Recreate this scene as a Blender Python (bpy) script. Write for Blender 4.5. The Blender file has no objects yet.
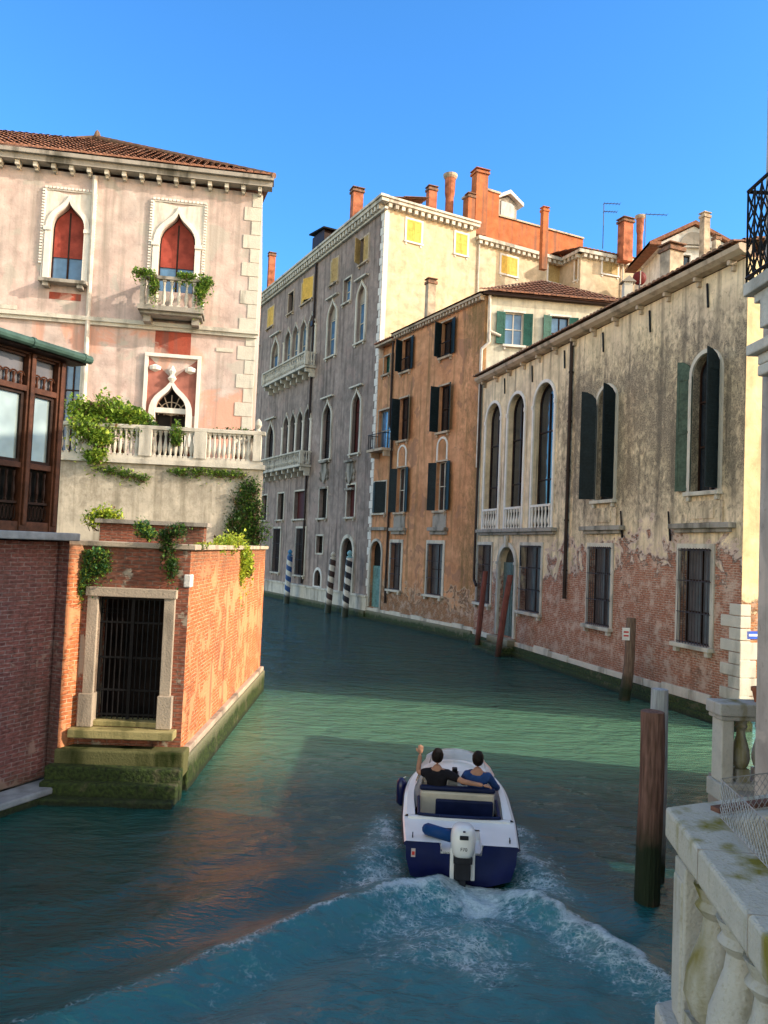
import bpy, bmesh, math, random
from mathutils import Vector, Matrix, noise as mnoise
random.seed(7)
rad = math.radians
scene = bpy.context.scene
COL = scene.collection

# ------------------------------------------------------------------ camera
H = 4.6; F = 770.0; PIT = rad(2.71); ROL = rad(2.4)
_f = Vector((0, math.cos(PIT), math.sin(PIT))); _r0 = Vector((1, 0, 0)); _u0 = Vector((0, -math.sin(PIT), math.cos(PIT)))
_r = _r0*math.cos(ROL) + _u0*math.sin(ROL); _u = _u0*math.cos(ROL) - _r0*math.sin(ROL)
cam = bpy.data.cameras.new('camera'); co = bpy.data.objects.new('camera', cam); COL.objects.link(co)
m = Matrix.Identity(4)
for i in range(3):
    m[i][0] = _r[i]; m[i][1] = _u[i]; m[i][2] = -_f[i]
m[2][3] = H
co.matrix_world = m
cam.sensor_fit = 'HORIZONTAL'; cam.sensor_width = 36; cam.lens = 36*F/768; cam.clip_end = 2000; cam.clip_start = .05
scene.camera = co

# survey of the place: bearings read off the photograph give positions on real vertical planes
def ray(px, py):
    return _f + _r*((px-384)/F) - _u*((py-512)/F)
def ground_pt(px, py, z=0):
    d = ray(px, py); t = (z-H)/d.z
    return t*d.x, t*d.y
def at_y(px, py, Y):
    d = ray(px, py); t = Y/d.y
    return Vector((t*d.x, Y, H+t*d.z))

# ------------------------------------------------------------------ sky and sun
SUN = Vector((1, -.22, 0)).normalized(); EL = rad(25)
w = bpy.data.worlds.new('World'); scene.world = w; w.use_nodes = True
nt = w.node_tree; bg = nt.nodes['Background']
sk = nt.nodes.new('ShaderNodeTexSky'); sk.sky_type = 'NISHITA'; sk.sun_disc = False
sk.sun_elevation = EL; sk.sun_rotation = math.atan2(SUN.x, SUN.y)
sk.air_density = 1.0; sk.dust_density = .6; sk.ozone_density = 2.2
tcw = nt.nodes.new('ShaderNodeTexCoord'); sx = nt.nodes.new('ShaderNodeSeparateXYZ'); nt.links.new(tcw.outputs['Generated'], sx.inputs[0])
mr = nt.nodes.new('ShaderNodeMapRange'); mr.interpolation_type = 'SMOOTHSTEP'; nt.links.new(sx.outputs['Y'], mr.inputs[0]); mr.inputs[1].default_value = -.25; mr.inputs[2].default_value = .45
# deep blue to the north, brighter warm tint added to the south as fill light
tm_ = nt.nodes.new('ShaderNodeMix'); tm_.data_type = 'RGBA'; nt.links.new(mr.outputs[0], tm_.inputs[0]); tm_.inputs[6].default_value = (5.2, 3.8, 2.55, 1); tm_.inputs[7].default_value = (.75, 1.75, 2.6, 1)
ml = nt.nodes.new('ShaderNodeMix'); ml.data_type = 'RGBA'; ml.blend_type = 'MULTIPLY'; ml.inputs[0].default_value = 1
nt.links.new(sk.outputs[0], ml.inputs[6]); nt.links.new(tm_.outputs[2], ml.inputs[7])
nt.links.new(ml.outputs[2], bg.inputs[0]); bg.inputs[1].default_value = .15
sl = bpy.data.lights.new('sun', 'SUN'); sl.energy = 6.2; sl.angle = rad(.5); sl.color = (1, .87, .7)
so = bpy.data.objects.new('sun', sl); COL.objects.link(so)
sd = Vector((SUN.x*math.cos(EL), SUN.y*math.cos(EL), math.sin(EL)))
so.rotation_euler = sd.to_track_quat('Z', 'Y').to_euler(); so.location = sd*60
scene.view_settings.view_transform = 'Standard'; scene.view_settings.look = 'None'
scene.view_settings.exposure = 0; scene.view_settings.gamma = 1

# ------------------------------------------------------------------ node helpers
class NT:
    def __init__(s, name, rough=.85, spec=.2):
        s.m = bpy.data.materials.new(name); s.m.use_nodes = True; s.t = s.m.node_tree
        s.b = s.t.nodes['Principled BSDF']; s.b.inputs['Roughness'].default_value = rough
        s.b.inputs['Specular IOR Level'].default_value = spec
        s.tc = s.t.nodes.new('ShaderNodeTexCoord').outputs['Object']
    def put(s, sock, v):
        if isinstance(v, (int, float)): sock.default_value = v
        elif isinstance(v, tuple): sock.default_value = (v+(1,))[:4] if len(sock.default_value) == 4 else v
        else: s.t.links.new(v, sock)
    def n(s, ty, ins=None, **kw):
        nd = s.t.nodes.new(ty)
        for k, v in kw.items(): setattr(nd, k, v)
        for k, v in (ins or {}).items(): s.put(nd.inputs[k], v)
        return nd
    def math(s, op, a, b=0.0, c=None, clamp=False):
        nd = s.n('ShaderNodeMath', operation=op, use_clamp=clamp); s.put(nd.inputs[0], a); s.put(nd.inputs[1], b)
        if c is not None: s.put(nd.inputs[2], c)
        return nd.outputs[0]
    def mix(s, f, a, b, mode='MIX'):
        nd = s.n('ShaderNodeMix', data_type='RGBA', blend_type=mode)
        s.put(nd.inputs[0], f); s.put(nd.inputs[6], a); s.put(nd.inputs[7], b); return nd.outputs[2]
    def noise(s, scale, detail=4, vec=None, rough=.55, dist=0):
        return s.n('ShaderNodeTexNoise', {'Vector': vec or s.tc, 'Scale': scale, 'Detail': detail, 'Roughness': rough, 'Distortion': dist}).outputs['Fac']
    def ramp(s, v, lo, hi, a=0.0, b=1.0):
        nd = s.n('ShaderNodeMapRange', {0: v, 1: lo, 2: hi, 3: a, 4: b}); return nd.outputs[0]
    def scalev(s, sx, sy, sz, vec=None):
        return s.n('ShaderNodeMapping', {'Vector': vec or s.tc, 'Scale': (sx, sy, sz)}).outputs[0]
    def xyz(s):
        nd = s.n('ShaderNodeSeparateXYZ', {0: s.tc}); return nd.outputs
    def bump(s, h, dist, strength=1.0, prev=None):
        nd = s.n('ShaderNodeBump', {'Height': h, 'Distance': dist, 'Strength': strength})
        if prev is not None: s.t.links.new(prev, nd.inputs['Normal'])
        return nd.outputs[0]
    def out(s, col, normal=None, rough=None):
        s.put(s.b.inputs['Base Color'], col)
        if normal is not None: s.t.links.new(normal, s.b.inputs['Normal'])
        if rough is not None: s.put(s.b.inputs['Roughness'], rough)
        return s.m
    def brick(s, c1, c2, mortar, w=.27, h=.075, ms=.012):
        x, y, z = s.xyz()
        u = s.math('ADD', x, y)
        # a little wobble keeps the courses from looking ruled
        wob = s.noise(2.5, 2)
        zz = s.math('ADD', z, s.math('MULTIPLY', wob, .035))
        v = s.n('ShaderNodeCombineXYZ', {0: u, 1: zz}).outputs[0]
        b = s.n('ShaderNodeTexBrick', {'Vector': v, 'Color1': c1, 'Color2': c2, 'Mortar': mortar, 'Scale': 1.0,
                'Mortar Size': ms, 'Mortar Smooth': .3, 'Bias': 0.0, 'Brick Width': w, 'Row Height': h}, offset=.5)
        var = s.noise(9, 3, s.scalev(1, 1, 3)); wear = s.noise(3.2, 7, rough=.68, dist=.5)
        # joints fade where the face is worn or soiled
        flat = s.mix(.5, c1, c2)
        c = s.mix(s.ramp(wear, .42, .6, .1, .75), b.outputs['Color'], flat)
        c = s.mix(1.0, c, s.n('ShaderNodeMapRange', {0: var, 1: .3, 2: .7, 3: .5, 4: 1.4}).outputs[0], 'MULTIPLY')
        c = s.mix(s.ramp(s.noise(11, 5, rough=.7), .6, .72, 0, .55), c, (.045, .03, .025))
        return c, b.outputs['Fac']

def plain(name, col, rough=.7, var=.15, scale=6, metal=0, spec=.15, bump=.004):
    s = NT(name, rough, spec); s.b.inputs['Metallic'].default_value = metal
    n1 = s.noise(scale, 5); n2 = s.noise(scale*.23, 3)
    f = s.math('ADD', s.ramp(n1, .3, .7, 1-var, 1+var), s.ramp(n2, .3, .7, -var*.8, var*.8))
    c = s.mix(1.0, col, f, 'MULTIPLY')
    return s.out(c, s.bump(n1, bump) if bump else None)

def stone(name, col, dirt=(.09, .085, .07), amt=.5, scale=3):
    s = NT(name, .9, .04)
    n1 = s.noise(scale, 6); n2 = s.noise(scale*.4, 4, s.scalev(1.5, 1.5, .35)); n3 = s.noise(scale*9, 3)
    c = s.mix(s.ramp(n1, .3, .7), tuple(x*.85 for x in col), col)
    c = s.mix(s.math('MULTIPLY', s.ramp(n2, .5, .66), amt), c, dirt)
    c = s.mix(s.ramp(n3, .55, .75, 0, .35*amt), c, dirt)
    return s.out(c, s.bump(n3, .01))

def stucco(name, c1, c2, dark=(.1, .095, .09), streak=.5, grime=None, peel=None, brick=None, algae=0.0, patches=None, under=None, gscale=1.0, low=None):
    """weathered render: c1/c2 tints, rain streaks, mottled grime, patches fallen off to the brick below height peel"""
    s = NT(name, .95, .03)
    x, y, z = s.xyz()
    big = s.noise(.35, 5); mid = s.noise(1.6, 6, dist=.4); fine = s.noise(14, 4)
    c = s.mix(s.ramp(big, .38, .62), c1, c2)
    c = s.mix(1.0, c, s.ramp(mid, .25, .75, .66, 1.24), 'MULTIPLY')
    spk = s.noise(8*gscale, 9, rough=.75, dist=.4)
    c = s.mix(s.ramp(spk, .56, .7, 0, .55), c, tuple(v*.38 for v in c1))
    c = s.mix(s.ramp(spk, .44, .3, 0, .35), c, tuple(min(.85, v*1.3) for v in c1))
    if patches:
        pm = s.ramp(s.noise(.8, 6, dist=.7), .56, .6)
        c = s.mix(s.math('MULTIPLY', pm, .8), c, patches)
    if low:     # another tint on the lower storey, in big torn areas
        lc, lz0, lz1, th_ = low
        lm = s.math('MULTIPLY', s.ramp(s.noise(.42, 7, dist=.8), th_, th_+.05), s.math('MULTIPLY', s.ramp(z, lz1+.1, lz1), s.ramp(z, lz0-.1, lz0)))
        c = s.mix(s.math('MULTIPLY', lm, .85), c, lc)
    st = s.noise(1.0, 5, s.scalev(2.6, 2.6, .16)); st2 = s.noise(1.0, 4, s.scalev(7, 7, .3))
    sm = s.math('MULTIPLY', s.ramp(st, .5, .64), streak)
    sm = s.math('ADD', sm, s.math('MULTIPLY', s.ramp(st2, .55, .75), streak*.5), clamp=True)
    c = s.mix(sm, c, dark)
    if grime:   # (x_full, x_none, z_none, z_full, amount)
        xf, xn, zn, zf, amt = grime[:5]
        gm = s.noise(5.5*gscale, 8, s.scalev(1, 1, .6), rough=.72, dist=.6); gl = s.noise(.5, 5)
        reg = s.math('MULTIPLY', s.ramp(x, xn, xf), s.ramp(z, zn, zf))
        reg = s.math('ADD', s.math('MULTIPLY', reg, .34), s.ramp(gl, .3, .7, -.1, .1))
        if len(grime) > 5: reg = s.math('SUBTRACT', reg, s.ramp(s.math('ADD', z, gl), grime[5]-1.0, grime[5]+1.2, 0, .3))
        th = s.math('SUBTRACT', s.math('ADD', gm, reg), .695)
        gmask = s.math('MULTIPLY', s.ramp(th, -.06, .16), s.math('MULTIPLY', amt, s.ramp(s.noise(21*gscale, 4), .35, .62, .55, 1)))
        c = s.mix(gmask, c, dark)
    h = s.math('MULTIPLY', fine, .15)
    hh = s.math('ADD', h, s.math('MULTIPLY', mid, .3))
    if peel:    # (z_bare, z_sound, x_lo, x_hi, dz)  brick is bare below z_bare, sound above z_sound; shifts by dz along x
        zb, zs, xl, xh, dz = peel
        bc, bf = s.brick(*(brick or ((.36, .15, .09), (.28, .12, .08), (.38, .3, .24))))
        n = s.math('ADD', s.math('MULTIPLY', s.noise(1.1, 9, rough=.68, dist=.8), .78), s.math('MULTIPLY', s.noise(4.5, 6, rough=.65), .22))
        sh = s.ramp(x, xl, xh, dz, 0)
        zz = s.math('SUBTRACT', z, sh)
        pz = s.ramp(zz, zb, zs, .35, -.22)
        v = s.math('ADD', n, pz)
        pk = s.ramp(v, .6, .625)
        if under:   # scratch coat at the rim of each loss
            c = s.mix(s.ramp(v, .545, .57), c, under)
        c = s.mix(pk, c, bc)
        # leftover lime on the bricks
        c = s.mix(s.math('MULTIPLY', pk, s.ramp(s.noise(1.9, 8, rough=.74), .49, .6, 0, .8)), c, (.60, .45, .36))
        c = s.mix(s.math('MULTIPLY', pk, s.ramp(s.noise(1.3, 6, rough=.7), .56, .7, 0, .6)), c, (.13, .08, .06))
        hh = s.math('ADD', hh, s.math('MULTIPLY', pk, s.math('SUBTRACT', s.math('MULTIPLY', bf, -.3), 1.2)))
    # damp, dirty foot
    wet = s.ramp(s.math('ADD', z, s.math('MULTIPLY', mid, 1.2)), .7, 2.2, .45, 0)
    c = s.mix(wet, c, (.14, .11, .085))
    c = s.mix(s.ramp(s.math('ADD', z, s.math('MULTIPLY', mid, .5)), .55+algae, .8+algae, 1, 0), c, (.03, .05, .018))
    return s.out(c, s.bump(hh, .045))

def brickmat(name, c1, c2, mortar, plasterc=None, pth=.6, dark=.3, algae=0.0, topdark=None):
    s = NT(name, .95, .03)
    x, y, z = s.xyz()
    c, bf = s.brick(c1, c2, mortar)
    big = s.noise(.7, 6, dist=.4); mid = s.noise(2.5, 6)
    c = s.mix(s.math('MULTIPLY', s.ramp(big, .5, .72), dark), c, (.1, .07, .055))
    k = None
    if plasterc:
        k = s.ramp(s.math('ADD', s.noise(1.1, 8, rough=.62), s.math('MULTIPLY', s.noise(7, 4), .12)), pth, pth+.03)
        c = s.mix(s.math('MULTIPLY', k, .85), c, plasterc)
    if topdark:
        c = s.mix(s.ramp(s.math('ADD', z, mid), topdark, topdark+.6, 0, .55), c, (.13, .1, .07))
    c = s.mix(s.ramp(s.math('ADD', z, s.math('MULTIPLY', mid, .6)), .35+algae, .75+algae, .9, 0), c, (.05, .06, .02))
    hgt = s.math('MULTIPLY', bf, -1.0)
    if k is not None: hgt = s.math('MULTIPLY', hgt, s.math('SUBTRACT', 1.0, k))
    hgt = s.math('ADD', hgt, mid)
    c = s.mix(s.ramp(s.noise(1.0, 6, s.scalev(3, 3, .25)), .55, .7, 0, dark), c, (.07, .05, .04))
    return s.out(c, s.bump(hgt, .02))

def algaemat(name, top=(.42, .38, .28), z0=.35, z1=.7):
    s = NT(name, .8, .3)
    x, y, z = s.xyz()
    n = s.noise(2.5, 7, rough=.65, dist=.5); n2 = s.noise(16, 4)
    c = s.mix(s.ramp(n2, .35, .65), (.014, .022, .008), (.045, .07, .015))
    c = s.mix(s.ramp(n, .55, .7), c, (.1, .09, .05))
    t = s.mix(s.ramp(n, .4, .65), top, tuple(v*.55 for v in top))
    zz = s.math('ADD', z, s.math('MULTIPLY', n, .5))
    c = s.mix(s.ramp(zz, z0+.2, z1+.3), c, t)
    c = s.mix(s.ramp(z, .02, .16, .8, 0), c, (.012, .016, .01))
    return s.out(c, s.bump(n2, .03))

def tilemat(name, c1=(.34, .16, .1), c2=(.2, .1, .07)):
    s = NT(name, .95, .03)
    n = s.noise(5, 5); n2 = s.noise(.9, 4); n3 = s.noise(26, 2)
    c = s.mix(s.ramp(n, .35, .65), c1, c2)
    c = s.mix(s.ramp(n2, .5, .7, 0, .6), c, (.16, .13, .1))
    c = s.mix(s.ramp(n3, .6, .7, 0, .5), c, (.42, .3, .2))
    return s.out(c, s.bump(n3, .02))

def glassmat(name, col=(.02, .03, .04), rough=.06, spec=.8):
    s = NT(name, rough, spec)
    n = s.noise(2.0, 2)
    return s.out(s.mix(s.ramp(n, .35, .65), col, tuple(v*1.6 for v in col)), s.bump(s.noise(1.1, 2), .02))

def leafmat(name, c1, c2):
    s = NT(name, .55, .35)
    n = s.noise(2.2, 3); n2 = s.noise(17, 2)
    c = s.mix(s.ramp(n, .35, .65), c1, c2)
    c = s.mix(1.0, c, s.ramp(n2, .3, .7, .6, 1.4), 'MULTIPLY')
    s.b.inputs['Transmission Weight'].default_value = 0
    tr = s.n('ShaderNodeBsdfTranslucent'); s.put(tr.inputs[0], c)
    mx = s.n('ShaderNodeMixShader', {0: .35}); o = s.t.nodes['Material Output']
    s.t.links.new(s.b.outputs[0], mx.inputs[1]); s.t.links.new(tr.outputs[0], mx.inputs[2]); s.t.links.new(mx.outputs[0], o.inputs[0])
    return s.out(c)

M = {}
M['twig'] = plain('brown twig', (.13, .08, .045), .9, .3, 20)
M['stone'] = stone('istrian stone', (.62, .58, .5))
M['moss_cap'] = stone('moss streaked cap stone', (.52, .49, .42), (.22, .19, .04), amt=1.0, scale=7)
M['stone_dark'] = stone('grimy stone', (.36, .33, .29), amt=.9)
M['stone_white'] = stone('clean white stone', (.78, .74, .68), amt=.22)
M['stone_pink'] = stone('warm stone', (.52, .42, .32), amt=.6)
M['algae'] = algaemat('algae covered footing')
M['algae_high'] = algaemat('algae covered bank', top=(.5, .46, .33), z0=.62, z1=.92)
M['tile'] = tilemat('clay roof tiles')
M['tile_old'] = tilemat('old clay roof tiles', (.28, .15, .1), (.12, .08, .06))
M['glass'] = glassmat('dark window glass', (.012, .016, .022))
M['glass_sky'] = glassmat('pale blue glass', (.07, .13, .2), .12, .9)
M['glass_blue'] = glassmat('mid blue glass', (.055, .13, .24), .1, .9)  # plain blue base colour for panes
M['glass_dim'] = glassmat('dusty glass', (.075, .07, .075), .35, .5)
M['dark'] = plain('dark interior', (.012, .011, .01), .9, bump=0)
M['maroon'] = plain('dark maroon panel', (.07, .018, .018), .6, bump=0)
M['redblind'] = plain('brick red blind', (.27, .055, .04), .8, .3, 3)
M['wood_dark'] = plain('dark brown wood', (.028, .013, .009), .55, .35, 9)
M['wood_brown'] = plain('varnished brown wood', (.085, .032, .017), .45, .35, 9)
M['shutter_navy'] = plain('dark blue green shutter paint', (.008, .016, .02), .55, .3, 12)
M['shutter_teal'] = plain('green shutter paint', (.02, .085, .07), .55, .25, 12)
M['shutter_yellow'] = plain('yellow ochre blind', (.66, .42, .09), .7, .15, 5)
M['shutter_tan'] = plain('tan wooden shutter', (.4, .29, .13), .7, .2, 8)
M['iron'] = plain('black iron', (.012, .011, .012), .5, .3, 20, metal=.3, bump=.002)
M['pipe'] = plain('brown downpipe', (.035, .022, .018), .5, .3, 4)
M['pipe_white'] = plain('white downpipe', (.55, .5, .44), .5, .2, 4)
M['copper'] = plain('green copper sheet', (.05, .095, .075), .6, .3, 5)
M['lead'] = plain('grey lead sheet', (.22, .24, .26), .6, .3, 5)
M['orange_wall'] = stucco('orange roof wall', (.46, .16, .07), (.4, .14, .065), streak=.5, algae=-5)
M['brick_chimney'] = plain('terracotta chimney render', (.36, .13, .07), .9, .5, 2)
M['chimney_buff'] = plain('buff chimney render', (.42, .34, .25), .9, .5, 2)
M['grille'] = plain('grey iron grille', (.07, .062, .07), .5, .3, 20, metal=.2, bump=.002)

# ------------------------------------------------------------------ mesh helpers
class MB:
    def __init__(s): s.v = []; s.f = []; s.mi = []; s.cur = 0
    def add(s, vs, fs):
        o = len(s.v); s.v += [tuple(v) for v in vs]; s.f += [tuple(o+i for i in f) for f in fs]; s.mi += [s.cur]*len(fs)
    def quad(s, *p): s.add(p, [tuple(range(len(p)))])
    def box(s, x0, x1, y0, y1, z0, z1, T=None):
        p = [(x0,y0,z0),(x1,y0,z0),(x1,y1,z0),(x0,y1,z0),(x0,y0,z1),(x1,y0,z1),(x1,y1,z1),(x0,y1,z1)]
        if T is not None: p = [tuple(T @ Vector(q)) for q in p]
        s.add(p, [(3,2,1,0),(4,5,6,7),(0,1,5,4),(1,2,6,5),(2,3,7,6),(3,0,4,7)])
    def lathe(s, c, prof, n=10, T=None):
        vs = []
        for r, z in prof:
            for k in range(n):
                a = 2*math.pi*k/n; p = Vector((r*math.cos(a), r*math.sin(a), z))
                p = (T @ p) if T is not None else p
                vs.append(p + Vector(c))
        fs = []
        for i in range(len(prof)-1):
            for k in range(n):
                fs.append((i*n+k, i*n+(k+1) % n, (i+1)*n+(k+1) % n, (i+1)*n+k))
        fs.append(tuple(range(n))[::-1]); fs.append(tuple((len(prof)-1)*n+k for k in range(n)))
        s.add(vs, fs)
    def tube(s, p0, p1, r0, r1=None, n=8):
        r1 = r0 if r1 is None else r1
        p0 = Vector(p0); p1 = Vector(p1); d = p1-p0
        q = d.to_track_quat('Z', 'Y').to_matrix()
        s.lathe(p0, [(r0, 0), (r1, d.length)], n, q)
    def path(s, pts, r, n=6):
        for a, b in zip(pts[:-1], pts[1:]): s.tube(a, b, r, r, n)
    def prism(s, pts, y0, y1):      # outline in x,z extruded along y
        n = len(pts)
        vs = [(x, y0, z) for x, z in pts]+[(x, y1, z) for x, z in pts]
        s.add(vs, [tuple(range(n)), tuple(range(2*n-1, n-1, -1))]+[(i, (i+1) % n, n+(i+1) % n, n+i) for i in range(n)])
    def build(s, name, mats, parent=None, smooth=False, fr=None, bevel=0):
        me = bpy.data.meshes.new(name); me.from_pydata(s.v, [], s.f)
        mats = mats if isinstance(mats, (list, tuple)) else [mats]
        for q in mats: me.materials.append(q)
        if len(mats) > 1: me.polygons.foreach_set('material_index', s.mi)
        bm = bmesh.new(); bm.from_mesh(me); bmesh.ops.recalc_face_normals(bm, faces=bm.faces); bm.to_mesh(me); bm.free()
        if smooth: me.polygons.foreach_set('use_smooth', [True]*len(me.polygons))
        me.update()
        o = bpy.data.objects.new(name, me); COL.objects.link(o)
        if bevel:
            b = o.modifiers.new('bevel', 'BEVEL'); b.width = bevel; b.segments = 2; b.limit_method = 'ANGLE'
        place(o, parent, fr)
        return o

def place(o, parent, fr):
    """child of parent whose mesh is drawn in the facade frame fr"""
    if parent is not None: o.parent = parent
    if fr is not None:
        base = WM[parent.name] if parent is not None else Matrix.Identity(4)
        o.matrix_local = base.inverted() @ fr.M
        WM[o.name] = fr.M.copy()
    else:
        WM[o.name] = WM[parent.name].copy() if parent is not None else Matrix.Identity(4)
WM = {}
M['twig'] = plain('brown twig', (.13, .08, .045), .9, .3, 20)

class Fr:
    """frame of a facade: x runs to the left as one looks at it, y points out of the wall, z is height over the water"""
    def __init__(s, ox, oy, deg):
        s.o = Vector((ox, oy)); s.a = rad(deg); s.d = Vector((math.cos(s.a), math.sin(s.a))); s.n = Vector((-s.d.y, s.d.x))
        s.M = Matrix.Translation((ox, oy, 0)) @ Matrix.Rotation(s.a, 4, 'Z')
    def hit(s, px, py, y=0):
        d = ray(px, py); o = s.o + s.n*y
        t = o.dot(s.n)/(d.x*s.n.x+d.y*s.n.y)
        p = Vector((t*d.x, t*d.y)) - o
        return p.dot(s.d), H+t*d.z
    def u(s, px, py, y=0): return s.hit(px, py, y)[0]
    def z(s, px, py, y=0): return s.hit(px, py, y)[1]
    def rect(s, x0, x1, y0, y1, y=0):
        ym = (y0+y1)/2; xm = (x0+x1)/2
        a, b = s.u(x1, ym, y), s.u(x0, ym, y)
        return [min(a, b), max(a, b), s.z(xm, y1, y), s.z(xm, y0, y)]
    def world(s, x, y, z): return s.M @ Vector((x, y, z))

def thing(name, label, cat, fr=None, loc=None, group=None, rotz=0):
    o = bpy.data.objects.new(name, None); COL.objects.link(o); o.empty_display_size = .2
    mw = fr.M.copy() if fr is not None else Matrix.Translation(loc or (0, 0, 0)) @ Matrix.Rotation(rotz, 4, 'Z')
    o.matrix_world = mw; WM[o.name] = mw
    tag(o, label, cat, group); return o
def tag(o, label, cat, group=None):
    o['label'] = label; o['category'] = cat
    if group: o['group'] = group
    return o
def struct(o): o['kind'] = 'structure'; return o

def outline(a, b, c, d, k=None, n=8):
    """points from bottom left round the top to bottom right"""
    r = (b-a)/2; mx = (a+b)/2
    if not k: return [(a, c), (a, d), (b, d), (b, c)]
    pts = [(a, c)]
    if k == 'round':
        for i in range(2*n+1):
            t = math.pi*(1-i/(2*n)); pts.append((mx+r*math.cos(t), d-r+r*math.sin(t)))
    elif k == 'seg':
        h = r*.35
        for i in range(2*n+1):
            t = -1+i/n; pts.append((mx+r*t, d-h+h*(1-t*t)))
    elif k == 'ogee':
        hgt = r*1.75; zs = d-hgt
        def bz(t):
            P = [(-r, 0), (-r, .62*hgt), (-.22*r, .58*hgt), (0, hgt)]
            q = [(1-t)**3, 3*t*(1-t)**2, 3*t*t*(1-t), t**3]
            return sum(P[i][0]*q[i] for i in range(4)), sum(P[i][1]*q[i] for i in range(4))
        L = [bz(i/n) for i in range(n+1)]
        pts += [(mx+x, zs+z) for x, z in L] + [(mx-x, zs+z) for x, z in L[::-1][1:]]
    pts.append((b, c)); return pts

def wallmesh(mb, u0, u1, z0, z1, ops, depth=.3, thick=6.0, solid=True):
    """front sheet with real openings, reveals, and the body of the building behind"""
    xs = sorted({round(v, 4) for v in [u0, u1]+[q for o in ops for q in o[:2]]}); zs = sorted({round(v, 4) for v in [z0, z1]+[q for o in ops for q in o[2:4]]})
    xs = [v for v in xs if u0-1e-6 <= v <= u1+1e-6]; zs = [v for v in zs if z0-1e-6 <= v <= z1+1e-6]
    for i in range(len(xs)-1):
        xm = (xs[i]+xs[i+1])/2
        for j in range(len(zs)-1):
            zm = (zs[j]+zs[j+1])/2
            if any(o[0] < xm < o[1] and o[2] < zm < o[3] for o in ops): continue
            mb.quad((xs[i], 0, zs[j]), (xs[i+1], 0, zs[j]), (xs[i+1], 0, zs[j+1]), (xs[i], 0, zs[j+1]))
    for o in ops:
        a, b, c, d = o[:4]; k = o[4] if len(o) > 4 else None
        ol = outline(a, b, c, d, k)
        if k:
            h = len(ol)//2
            for p, q in zip(ol[1:h], ol[2:h+1]): mb.quad((a, 0, d), (p[0], 0, p[1]), (q[0], 0, q[1]))
            for p, q in zip(ol[h:-2], ol[h+1:-1]): mb.quad((b, 0, d), (p[0], 0, p[1]), (q[0], 0, q[1]))
        lp = ol+[ol[0]]
        for p, q in zip(lp[:-1], lp[1:]):
            mb.quad((p[0], 0, p[1]), (q[0], 0, q[1]), (q[0], -depth, q[1]), (p[0], -depth, p[1]))
    e = .03
    if not solid: return
    mb.box(u0+e, u1-e, -thick, -depth-e, z0, z1-e)
    for x in (u0, u1): mb.quad((x, 0, z0), (x, -thick, z0), (x, -thick, z1), (x, 0, z1))
    mb.quad((u0, 0, z1), (u1, 0, z1), (u1, -thick, z1), (u0, -thick, z1))
    mb.quad((u0, -thick, z0), (u1, -thick, z0), (u1, -thick, z1), (u0, -thick, z1))

def ring(mb, a, b, c, d, k, wd, y0, y1, bottom=False, kin=None):
    """moulding round an opening"""
    i = outline(a, b, c, d, k); top = wd*(1.25 if k == 'ogee' else 1)
    o = outline(a-wd, b+wd, c-(wd if bottom else 0), d+top, k)
    n = len(i)
    vs = [(x, y0, z) for x, z in i]+[(x, y0, z) for x, z in o]+[(x, y1, z) for x, z in i]+[(x, y1, z) for x, z in o]
    fs = []
    for j in range(n-1):
        fs += [(j, j+1, n+j+1, n+j), (2*n+j, 2*n+j+1, 3*n+j+1, 3*n+j), (n+j, n+j+1, 3*n+j+1, 3*n+j), (j, j+1, 2*n+j+1, 2*n+j)]
    fs += [(0, n, 3*n, 2*n), (n-1, 2*n-1, 4*n-1, 3*n-1)]
    mb.add(vs, fs)
    if bottom: mb.box(a, b, y0, y1, c-wd, c)

def leaf_T(hx, ang, side):
    """door or shutter leaf drawn from the hinge along x; side +1 closes towards +x"""
    c, s = math.cos(ang), math.sin(ang)
    return Matrix(((side*c, -s*side, 0, hx), (s, c, 0, .03), (0, 0, 1, 0), (0, 0, 0, 1)))

def shutter(parent, hx, side, wd, z0, z1, ang, mat, fr, name='shutter', round_top=False):
    mb = MB(); T = leaf_T(hx, ang, side); t = .02; fw = min(.09, wd*.18)
    mb.box(0, fw, -t, t, z0, z1, T); mb.box(wd-fw, wd, -t, t, z0, z1, T)
    zt = z1
    for z in (z0, (z0+z1)/2, z1-fw): mb.box(fw, wd-fw, -t, t, z, z+fw, T)
    n = max(5, min(28, int((z1-z0)/.1)))
    for i in range(n):
        z = z0+fw+(z1-z0-2*fw)*(i+.1)/n; hh = (z1-z0-2*fw)/n*.72
        mb.box(fw, wd-fw, -t*.55, t*.35, z, z+hh, T)
    mb.box(fw, wd-fw, -.006, .0, z0+fw, z1-fw, T)
    if round_top:
        pts = [(0, z1), (wd, z1)]+[(wd*math.cos(q), z1+wd*.9*math.sin(q)) for q in (.4, .8, 1.2, 1.571)]
        if True:
            pts = [(wd-x, z) for x, z in pts]
        vs = [tuple(T @ Vector((x, y, z))) for y in (-t, t) for x, z in pts]; n = len(pts)
        mb.add(vs, [tuple(range(n)), tuple(range(n, 2*n))]+[(i, (i+1) % n, n+(i+1) % n, n+i) for i in range(n)])
    return mb.build(name, mat, parent, fr=fr if parent is None else None)

def baluster_prof(h, r):
    return [(r*.75, 0), (r*.75, h*.06), (r*.45, h*.1), (r*.95, h*.28), (r, h*.36), (r*.55, h*.62), (r*.4, h*.78), (r*.7, h*.86), (r*.75, h)]

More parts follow.
